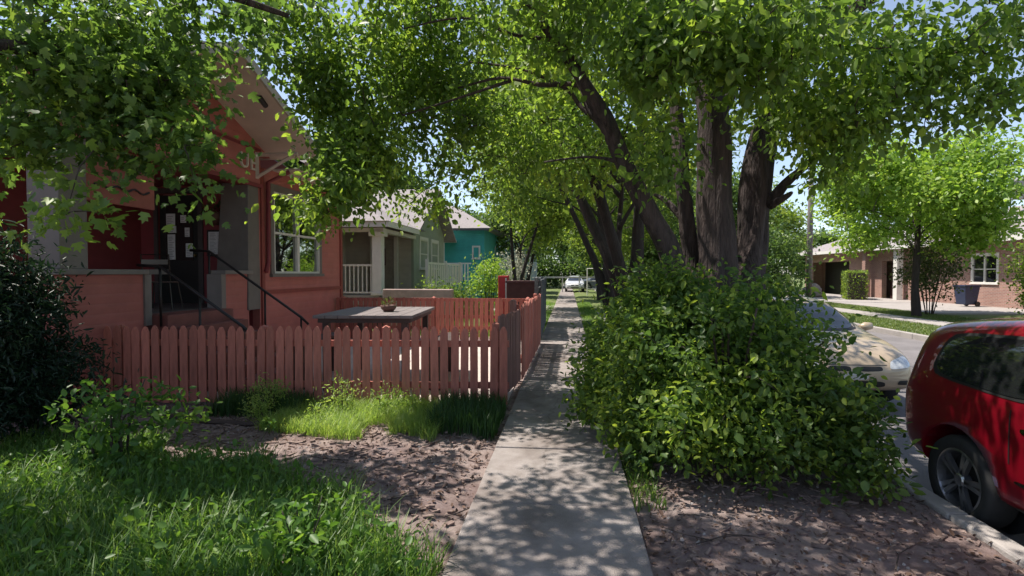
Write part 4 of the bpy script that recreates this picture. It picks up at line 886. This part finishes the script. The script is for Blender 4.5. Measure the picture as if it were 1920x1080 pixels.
def big_bush(name, lab, base, regs, leaf, lm, per, spread, shape='oval', seed=1, nst=9, fan=.8, group=None, cat='bush', droop=.3, top=1.2):
    g = random.Random(seed); base = Vector(base); stems = []
    for k in range(nst):
        a = 2*math.pi*k/nst+g.uniform(-.3,.3); r = g.uniform(.4,1)*fan
        stems.append([((base.x+.12*math.cos(a), base.y+.12*math.sin(a), base.z-.03), .022*min(1,top/1.3)), ((base.x+r*.5*math.cos(a), base.y+r*.5*math.sin(a), base.z+top*.5), .015*min(1,top/1.3)), ((base.x+r*math.cos(a), base.y+r*math.sin(a), base.z+top*g.uniform(.7,1.1)), .007*min(1,top/1.3))])
    root = thing(name, lab, cat, base, 0, group); B_ = np.array(base)
    mb = MB(); limbs = []
    for st in stems:
        p_, r_ = smooth_path(st, 3); mb.tube([q-base for q in p_], r_, 6); limbs.append(p_)
    cl = scat(regs, seed+1); cl = cl[cl[:,2] > base.z+.04]
    tw, dirs = grow(limbs, cl, .006*min(1,top/1.3), .4, .12, seed)
    n = len(mb.v); mb.v += [(x-base.x, y-base.y, z-base.z) for x, y, z in tw.v]; mb.f += [tuple(i+n for i in f) for f in tw.f]
    mb.build('stems', twig_m, root, smooth=True)['kind'] = 'stuff'
    gg = np.random.default_rng(seed+2); cen, rn, out = clumps(cl, dirs, per, spread, gg)
    keep = cen[:,2] > base.z+.02; cen, rn, out = cen[keep], rn[keep], out[keep]
    link('foliage', leaf_mesh('foliage', cen-B_[None], leaf, shape, droop, rn, .6, seed, out), lm, root)
    return root
big_bush('overgrown_bush', 'dense green bush swallowing the base of the multi stem tree', (1.5, 5.2, 0),
  [((1.35,5.2,.9),(.9,1.1,.85),150),((1.6,4.6,.55),(.9,.7,.5),120),((.80,5.4,.9),(.45,.9,.6),80),((.56,5.1,.5),(.25,.55,.34),32),((2.1,4.8,.45),(.45,.78,.42),66),((1.05,5.6,1.3),(.55,.6,.40),46),((1.85,5.5,1.05),(.45,.55,.40),40),((2.15,4.3,.25),(.35,.4,.24),20),((.95,4.3,.45),(.32,.5,.35),28),((.50,6.3,.8),(.18,.6,.5),18),
   ((1.3,5.1,.95),(1.15,1.2,.8),50),((1.0,5.5,1.6),(.5,.5,.22),14),((2.0,5.6,1.5),(.3,.4,.2),8),((.62,5.9,1.25),(.2,.5,.3),12),((.30,5.9,.38),(.32,.6,.3),44),((.42,6.6,.8),(.22,.6,.45),26),((.6,4.7,.25),(.2,.4,.22),18)],
  (.060), L_bush, 62, .115, 'oval', 21, 22, .9, top=1.35)
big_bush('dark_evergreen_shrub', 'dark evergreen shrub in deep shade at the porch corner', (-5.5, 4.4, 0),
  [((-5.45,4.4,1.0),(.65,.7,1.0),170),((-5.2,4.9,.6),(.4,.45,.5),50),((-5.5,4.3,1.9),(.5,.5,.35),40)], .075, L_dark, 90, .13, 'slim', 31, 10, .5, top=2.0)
big_bush('leafy_weed', 'knee high leafy weed catching light before the dark shrub', (-3.75, 4.0, 0),
  [((-3.75,4.0,.45),(.35,.35,.42),34),((-3.45,4.35,.5),(.2,.25,.35),12)], .075, L_weed, 16, .08, 'oval', 41, 7, .35, cat='plant', top=.8)
big_bush('seedling', 'tiny pale seedling alone on the dirt in front of the fence', (-3.05, 5.15, 0), [((-3.05,5.15,.14),(.06,.06,.10),8)], .045, L_weed, 8, .03, 'oval', 43, 3, .05, cat='plant', top=.18)
for lab, x, y, s in (('broad leafy weed poking out of the tall grass by the sidewalk', -1.45, 2.75, 1.0),):
    big_bush('leafy_weed', lab, (x,y,0), [((x,y,.3),(.22*s,.22*s,.18*s),16)], .06, L_weed, 16, .06, 'oval', 50, 5, .2, cat='plant', top=.4)

# weeds along the fence (each a plant of its own)
wlabs = ['tallest pale weed against the middle of the red fence','bushy pale weed right of the tallest one by the fence','low pale weed at the left end of the sunny clump','rounded pale weed midway along the sunny fence base','thin pale weed near the shaded grass by the fence','short pale weed at the front edge of the sunny clump']
for k, (px, py, D, h) in enumerate(((500,745,6.3,.5),(640,770,6.3,.42),(480,790,6.0,.32),(720,790,6.2,.36),(770,780,6.3,.34),(590,820,5.9,.26))):
    p_ = at(px, 512+1700/D, D); p_.z = 0
    big_bush('fence_weed', wlabs[k], p_, [((p_.x,p_.y,h*.55),(h*.42,h*.3,h*.42),16)], .042, G_pale, 34, .07, 'slim', 60+k, 6, h*.35, 'weeds along the fence', 'weed', top=h*.9, droop=-.2)

# ---- street trees built from a generic recipe
def street_tree(name, lab, base, h, r, n, leaf, lm, per, spread, seed, lean=(0,0), nst=3, tr=.2, low=.35, group='trees lining the sidewalk', cat='tree', shape='quad', squash=1.0):
    g = random.Random(seed); bx, by, bz = base; stems = []
    for k in range(nst):
        a = 2*math.pi*k/nst+g.uniform(-.5,.5); rr = r*.5*(.5+g.random()*.5) if nst > 1 else .15
        rad = tr*(1 if nst == 1 else .7)
        stems.append([((bx+.08*math.cos(a),by+.08*math.sin(a),-.1), rad*1.3), ((bx+.15*rr*math.cos(a)+lean[0]*.2,by+.15*rr*math.sin(a)+lean[1]*.2,h*.18), rad), ((bx+rr*.5*math.cos(a)+lean[0]*.5,by+rr*.5*math.sin(a)+lean[1]*.5,h*.42), rad*.75), ((bx+rr*math.cos(a)+lean[0],by+rr*math.sin(a)+lean[1],h*.75), rad*.35)])
    for k in range(5):
        a = 2*math.pi*k/5+g.uniform(-.4,.4); z0 = h*g.uniform(.3,.5)
        w = [g.uniform(-.25,.25) for _ in range(4)]; stems.append([((bx+lean[0]*.4,by+lean[1]*.4,z0), tr*.26), ((bx+lean[0]*.5+r*.2*math.cos(a)+w[0],by+lean[1]*.5+r*.2*math.sin(a)+w[1],z0+h*.09), tr*.17), ((bx+lean[0]*.6+r*.45*math.cos(a)+w[2],by+lean[1]*.6+r*.45*math.sin(a)+w[3],z0+h*.13), tr*.11), ((bx+lean[0]+r*.8*math.cos(a),by+lean[1]+r*.8*math.sin(a),z0+h*.2), tr*.04)])
    gg = np.random.default_rng(seed+5)
    # clumped crown: sub-blobs with gaps
    subs = []
    for k in range(16):
        a = g.uniform(0,2*math.pi); el = g.uniform(-.6,1.0); q = g.uniform(.45,.85)
        subs.append(((bx+lean[0]+r*q*math.cos(a)*math.cos(el*.8), by+lean[1]+r*q*math.sin(a)*math.cos(el*.8), h*(low+(1-low)*.5)+h*(1-low)*.42*el*squash), (r*.34,r*.34,r*.24), max(2,n//16)))
    cl = scat(subs, seed+6)
    return make_tree(name, lab, cat, base, stems, cl, leaf, lm, per, spread, shape, bark2, seed, group, .02, .4, .25, 9, nst, seg=1.2)
street_tree('street_tree', 'shaded tree with leaning dark stems just behind the multi stem tree', (1.5,11.6,0), 7.8, 3.4, 340, .13, L_mid, 64, .30, 101, (-1.0,0), 3, .2, .33)
street_tree('street_tree', 'second tree beyond the bush whose stems fan out low', (1.5,16.8,0), 7.8, 3.6, 340, .15, L_mid, 64, .34, 102, (-1.2,.2), 4, .16, .28)
street_tree('street_tree', 'third tree up the sidewalk with a rounded green crown', (1.9,24.5,0), 8.8, 4.2, 320, .19, L_mid, 60, .42, 103, (-.9,0), 2, .2, .2)
street_tree('street_tree', 'fourth tree near the far end of the sidewalk', (2.1,34,0), 9.5, 4.6, 280, .24, L_mid, 50, .5, 104, (-.6,0), 2, .2, .14)
street_tree('yard_tree', 'yellow green tree over the neighbouring front yards', (-2.3,23,0), 6.8, 2.5, 180, .15, L_mid, 56, .32, 111, (.7,-.5), 2, .13, .5, 'trees in the left front yards')
street_tree('yard_tree', 'dark green tree between the teal and pale blue houses', (-3.0,38,0), 8, 3.0, 150, .22, L_far, 50, .45, 112, (0,0), 2, .2, .15, 'trees in the left front yards')
street_tree('yard_tree', 'tree rising behind the roof of the beige cottage', (-10.5,28.5,0), 9.5, 3.4, 130, .24, L_far, 50, .45, 113, (0,0), 2, .2, .45, 'trees in the left front yards')
big_bush('flowering_shrub', 'pale green flowering shrub in front of the teal house', (-2.75, 18.2, 0), [((-2.75,18.2,1.4),(.7,.8,1.0),64)], .09, L_lime, 40, .2, 'quad', 71, 7, .6, top=2.4)
big_bush('blossom_shrub', 'white blossoming shrub before the pale blue gable', (-2.5, 24, 0), [((-2.4,24,1.6),(.8,.8,1.2),60)], .10, L_flower, 34, .22, 'quad', 72, 6, .6, top=2.2)
big_bush('dark_green_shrub', 'low dark green shrub beside the pinkish garden wall', (-3.9, 16.3, 0), [((-4.2,16.3,.9),(.9,.5,.6),60),((-3.3,16.3,.9),(.5,.4,.6),30)], .07, L_bush, 40, .16, 'quad', 73, 8, .7, top=1.2)
# right side
street_tree('roadside_tree', 'mid green tree between the big trunks and the utility pole', (12.6,40,0), 8.5, 3.8, 300, .24, L_mid, 50, .5, 131, (0,0), 2, .18, .12, None)
street_tree('roadside_tree', 'dark green tree on the far verge seen through the big trunks', (8.6,36,0), 9, 4.0, 260, .24, L_far, 50, .5, 132, (0,0), 2, .18, .12, None)
for k, (x, y) in enumerate(((-3.5,60),(1.5,61),(6.5,58),(11,57))):
    big_bush('background_bush', ['low bush mass left of the sidewalk end','low bush mass closing the sidewalk end','low bush mass behind the white gate frame','low bush mass beyond the far verge'][k], (x,y,0), [((x,y,1.9),(3.2,1.8,2.0),110)], .34, L_far, 40, .6, 'quad', 140+k, 6, 2.0, 'bushes closing the street end', top=3)
street_tree('lime_tree', 'bright lime green broad tree on the lawn across the street', (13.6,22.6,0), 7.3, 3.7, 600, .17, L_lime, 60, .34, 121, (0,0), 1, .13, .27, None, squash=1.0)
big_bush('verge_bush', 'dark leafy bush on the far verge just left of the utility pole', (11.6,31.5,0), [((11.6,31.5,2.3),(1.9,1.9,2.3),150)], .17, L_far, 44, .36, 'quad', 76, 9, 1.2, top=3.6)
big_bush('tall_shrub', 'tall olive shrub with many thin stems beside the lime green tree', (14.8, 23.6, 0), [((14.8,23.6,2.0),(1.2,1.2,1.3),120)], .11, L_olive, 44, .24, 'quad', 74, 9, .9, top=2.6)
big_bush('tall_shrub', 'yellow green shrub by the brick wall at the street edge', (17.6, 21.5, 0), [((17.6,21.5,1.6),(1.3,1.3,1.5),120)], .12, L_mid, 44, .26, 'quad', 75, 9, 1.0, top=2.6)
g = np.random.default_rng(77)
hp = np.stack([g.uniform(-1.35,1.35,9000), g.uniform(-.6,.6,9000), g.uniform(0,1.85,9000)], 1)
edge = np.max(np.abs(hp/np.array([1.35,.6,1.85])*np.array([1,1,1])), axis=1) > .8; hp = hp[edge]
t_ = thing('clipped_hedge', 'boxy clipped hedge in front of the brick carport', 'hedge', (18.4,36.6,0), R(70))
link('foliage', leaf_mesh('foliage', hp, .10, 'quad', 0, None, .4, 77), L_mid, t_)
mb = MB(); mb.box(-1.2,1.2,-.45,.45,0,1.7); mb.build('stems', twig_m, t_)
blabs = ['far tree at the left edge of the background row','far tree behind the red house roof','far tree over the beige cottage ridge','far tree between the cottages','far tree behind the pale blue house','far tree closing the view at the end of the sidewalk','far tree just right of the sidewalk end','far tree behind the street trees','far tree behind the big trunks','far tree left of the utility pole','far tree right of the utility pole','dark far tree behind the hedge','far tree over the brick house','far tree at the right edge behind the brick house','tall far tree beyond the left front yards','tall far tree deep behind the street end']
protos = []
KIDS = None
def kids(o): return [c for c in bpy.data.objects if c.parent == o]
for s_ in range(3):
    protos.append(street_tree('background_tree', blabs[s_], (0,0,0), 10, 5.0, 300, .40, L_far, 42, .66, 200+s_, (0,0), 2, .25, .10, 'trees in the background'))
bt = [(-24,48),(-16,30),(-15,42),(-12,56),(-6,66),(-1.5,70),(4.5,66),(5.0,46),(9.5,52),(13,62),(19,60),(25,57),(31,48),(36,36),(-9,80),(7,88)]
kid_cache = [kids(p_) for p_ in protos]
for i, (x, y) in enumerate(bt):
    if i < 3: r_ = protos[i]
    else:
        r_ = protos[i%3].copy(); C.objects.link(r_); r_['label'] = blabs[i]
        for ch in kid_cache[i%3]: c = ch.copy(); C.objects.link(c); c.parent = r_
    s = .85+.3*((i*37)%10)/10
    if i in (7,8): s *= .8
    if i in (9,10,11,12,13): s *= .56
    r_.location = (x,y,0); r_.scale = (s,s,s*.95); r_.rotation_euler = (0,0,i*1.3)

# ------------------------------------------------------------------ ground cover
def poly_pts(n, f, x0, x1, y0, y1, seed, clump=.0):
    g = np.random.default_rng(seed); P = np.stack([g.uniform(x0,x1,n), g.uniform(y0,y1,n)], 1)
    o = [(x,y,gz(x,y)) for x, y in P if f(x,y) > (.5+.5*noise.noise(Vector((x*2.2,y*2.2,seed))))*clump]
    return np.array(o)
def fore(x, y): # foreground grass limit, from the porch shade to the walk
    lim = 4.75 if x < -3.9 else (4.75-(x+3.9)*.25 if x < -2.4 else 4.37-(x+2.4)*.75)
    lim += .22*noise.noise(Vector((x*2.5,y,1)))
    return 1.2 if y < lim-.5 else (1.2*(lim-y)/.5 if y < lim else -1)
P_ = poly_pts(42000, fore, -5.2, -.74, .9, 4.9, 1, .9)
blades('tall_grass', G_tall, P_, .30, .010, .7, 1, 'tall lush green grass filling the near left corner', 'grass', .5)
P_ = poly_pts(9000, fore, -4.6, -.78, .9, 4.6, 2, 1.0); P_[:,2] += np.random.default_rng(3).uniform(.05,.26,len(P_))
o = link('weed_leaves', leaf_mesh('weed_leaves', P_, .05, 'oval', -.2, None, .6, 3), L_weed); tag(o, 'broad small weed leaves mixed through the tall grass', 'weeds', None, 'stuff')
def fern(x, y):
    c = -3.35 < x < -1.35 and y > 5.35 + .25*noise.noise(Vector((x*2,0,0))) - .15*math.sin((x+3.3)*1.5) and y < 6.62
    return (.9 if y > 5.7 else .5) if c else -1
blades('pale_grass', G_pale, poly_pts(16000, fern, -3.4, -1.3, 5.0, 6.65, 4, .8), .20, .006, .9, 4, 'pale feathery sunlit grass at the foot of the fence', 'grass', .55)
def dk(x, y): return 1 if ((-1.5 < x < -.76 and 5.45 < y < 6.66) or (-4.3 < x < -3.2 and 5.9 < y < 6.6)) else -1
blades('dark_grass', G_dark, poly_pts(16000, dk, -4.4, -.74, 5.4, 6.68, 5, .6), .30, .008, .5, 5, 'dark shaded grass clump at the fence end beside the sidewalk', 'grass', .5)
def edge_(x, y): return 1 if (.49 < x < .72 and y > 3.9 and y < 9) or (-.95 < x < -.71 and 13 < y < 30) or (.5 < x < 1.2 and 7 < y < 30) else -1
blades('verge_grass', G_tall, poly_pts(60000, edge_, -1, 1.25, 3.8, 30, 6, .9), .14, .010, .8, 6, 'ragged grass creeping over the sidewalk edges', 'grass', .6)
def lawn_(x, y): return 1 if (9.78 < x < 11.85 or 13.05 < x < 15.15) else -1
P_ = poly_pts(60000, lawn_, 9.78, 15.2, 8, 33, 7, .9)
blades('lawn_grass', G_lawn, P_, .09, .02, .6, 7, 'thin yellowish lawn grass across the street', 'grass', .5)
def yardg(x, y): return 1 if x > -5.8 and x < -.95 else -1
blades('yard_grass', G_tall, poly_pts(26000, yardg, -5.8, -.95, 13.6, 31, 8, .9), .12, .02, .6, 8, 'green front yard grass beyond the red fences', 'grass', .5)
# litter: dead leaves and chips
def lit(x, y):
    if x < -.7: return .9 if y > 3.0 and y < 6.7 and x > -5.6 else -1
    if x < .48: return .16
    return .9 if x < KX and y < 6.5 else -1
P_ = poly_pts(15000, lit, -5.6, KX, 1.0, 6.8, 9, .9); 
P_[:,2] = np.where((P_[:,0]>-.7)&(P_[:,0]<.48), .022, P_[:,2]+.01)
o = link('leaf_litter', leaf_mesh('leaf_litter', P_, .034, 'oval', 0, None, .93, 9), L_litter); tag(o, 'dry leaf litter and bark chips strewn on dirt and sidewalk', 'litter', None, 'stuff')
g = np.random.default_rng(91); n = 2600
Q = poly_pts(n, lambda x, y: (-1 if -.78 < x < .55 else 1), -4.8, KX-.05, 1.0, 6.6, 92, .8)
mb = MB()
for x, y, z in Q:
    a = g.uniform(0,3.14); L = g.uniform(.015,.07); w = g.uniform(.006,.02)
    mb.box(-L,L,-w,w,-.004,g.uniform(.004,.014), Matrix.Translation((x,y,z+.006)) @ Matrix.Rotation(a,4,'Z') @ Matrix.Rotation(g.uniform(-.2,.2),4,'Y'))
tag(mb.build('mulch_chips', mat('wood_mulch', (.10,.065,.055), .9, .4, 20, col2=(.30,.22,.19))), 'wood mulch chips scattered over the bare dirt', 'mulch', None, 'stuff')

P_ = poly_pts(1500, lambda x, y: (-1 if -.78 < x < .52 else 1), -4.8, KX-.05, 1.0, 6.5, 97, .7)
mb = MB()
for x, y, z in P_:
    r = g.uniform(.004,.016); a = g.uniform(0,6)
    mb.add([(x+r*math.cos(a+k*1.05)*g.uniform(.8,1.2), y+r*math.sin(a+k*1.05)*g.uniform(.8,1.2), z-.002) for k in range(6)] + [(x+.6*r*math.cos(a+k*1.05), y+.6*r*math.sin(a+k*1.05), z+r*.7) for k in range(6)],
           [(k,(k+1)%6,6+(k+1)%6,6+k) for k in range(6)] + [(6,7,8,9,10,11)])
tag(mb.build('pebbles', mat('pebble_stone', (.20,.17,.16), .9, .4, 30, col2=(.40,.36,.34))), 'small pebbles and clods scattered on the bare dirt', 'pebbles', None, 'stuff')
mb = MB()
for x, y, z in poly_pts(150, lambda x, y: (-1 if -.78 < x < .52 else 1), -4.6, KX-.05, 1.6, 6.4, 95, .3):
    a = g.uniform(0,6.28); L = g.uniform(.06,.22); q = Vector((math.cos(a),math.sin(a),0))*L; b_ = Vector((x,y,z+.02))
    mb.tube([b_-q, b_+Vector((-q.y,q.x,.08))*.15, b_+q*.9+Vector((0,0,.015))], [.005,.004,.002], 5)
tag(mb.build('fallen_twigs', twig_m), 'thin fallen twigs lying about on the dirt', 'twigs', None, 'stuff')
# ------------------------------------------------------------------ light, sky, camera
sd = Vector((-.45, .08, .97)).normalized()
sun = bpy.data.lights.new('sun', 'SUN'); sun.energy = 4.8; sun.angle = R(.55); sun.color = (1, .93, .84)
so = bpy.data.objects.new('sun', sun); C.objects.link(so); so.rotation_euler = sd.to_track_quat('Z', 'Y').to_euler()
w = bpy.data.worlds.new('World'); bpy.context.scene.world = w; w.use_nodes = True; t = w.node_tree
sk = t.nodes.new('ShaderNodeTexSky'); sk.sky_type = 'NISHITA'; sk.sun_disc = False
sk.sun_elevation = math.asin(sd.z); sk.sun_rotation = math.atan2(sd.x, sd.y); sk.air_density = 1.0; sk.dust_density = 1.6; sk.altitude = 1600
hs_ = t.nodes.new('ShaderNodeHueSaturation'); hs_.inputs['Saturation'].default_value = .8; t.links.new(sk.outputs[0], hs_.inputs['Color']); t.links.new(hs_.outputs[0], t.nodes['Background'].inputs[0]); t.nodes['Background'].inputs[1].default_value = .135
cam = bpy.data.cameras.new('camera'); cam.lens = 18.75; cam.sensor_width = 36; cam.clip_end = 1500; cam.clip_start = .05
co = bpy.data.objects.new('camera', cam); C.objects.link(co); co.location = (0,0,H); co.rotation_euler = (R(90)-PITCH, 0, YAW)
sc = bpy.context.scene; sc.camera = co
sc.view_settings.view_transform = 'Standard'; sc.view_settings.look = 'None'; sc.view_settings.exposure = .7; sc.view_settings.gamma = 1
sc.render.engine = 'CYCLES'
sc.cycles.max_bounces = 8; sc.cycles.diffuse_bounces = 4; sc.cycles.glossy_bounces = 3; sc.cycles.transmission_bounces = 5; sc.cycles.transparent_max_bounces = 8
sc.cycles.use_denoising = True
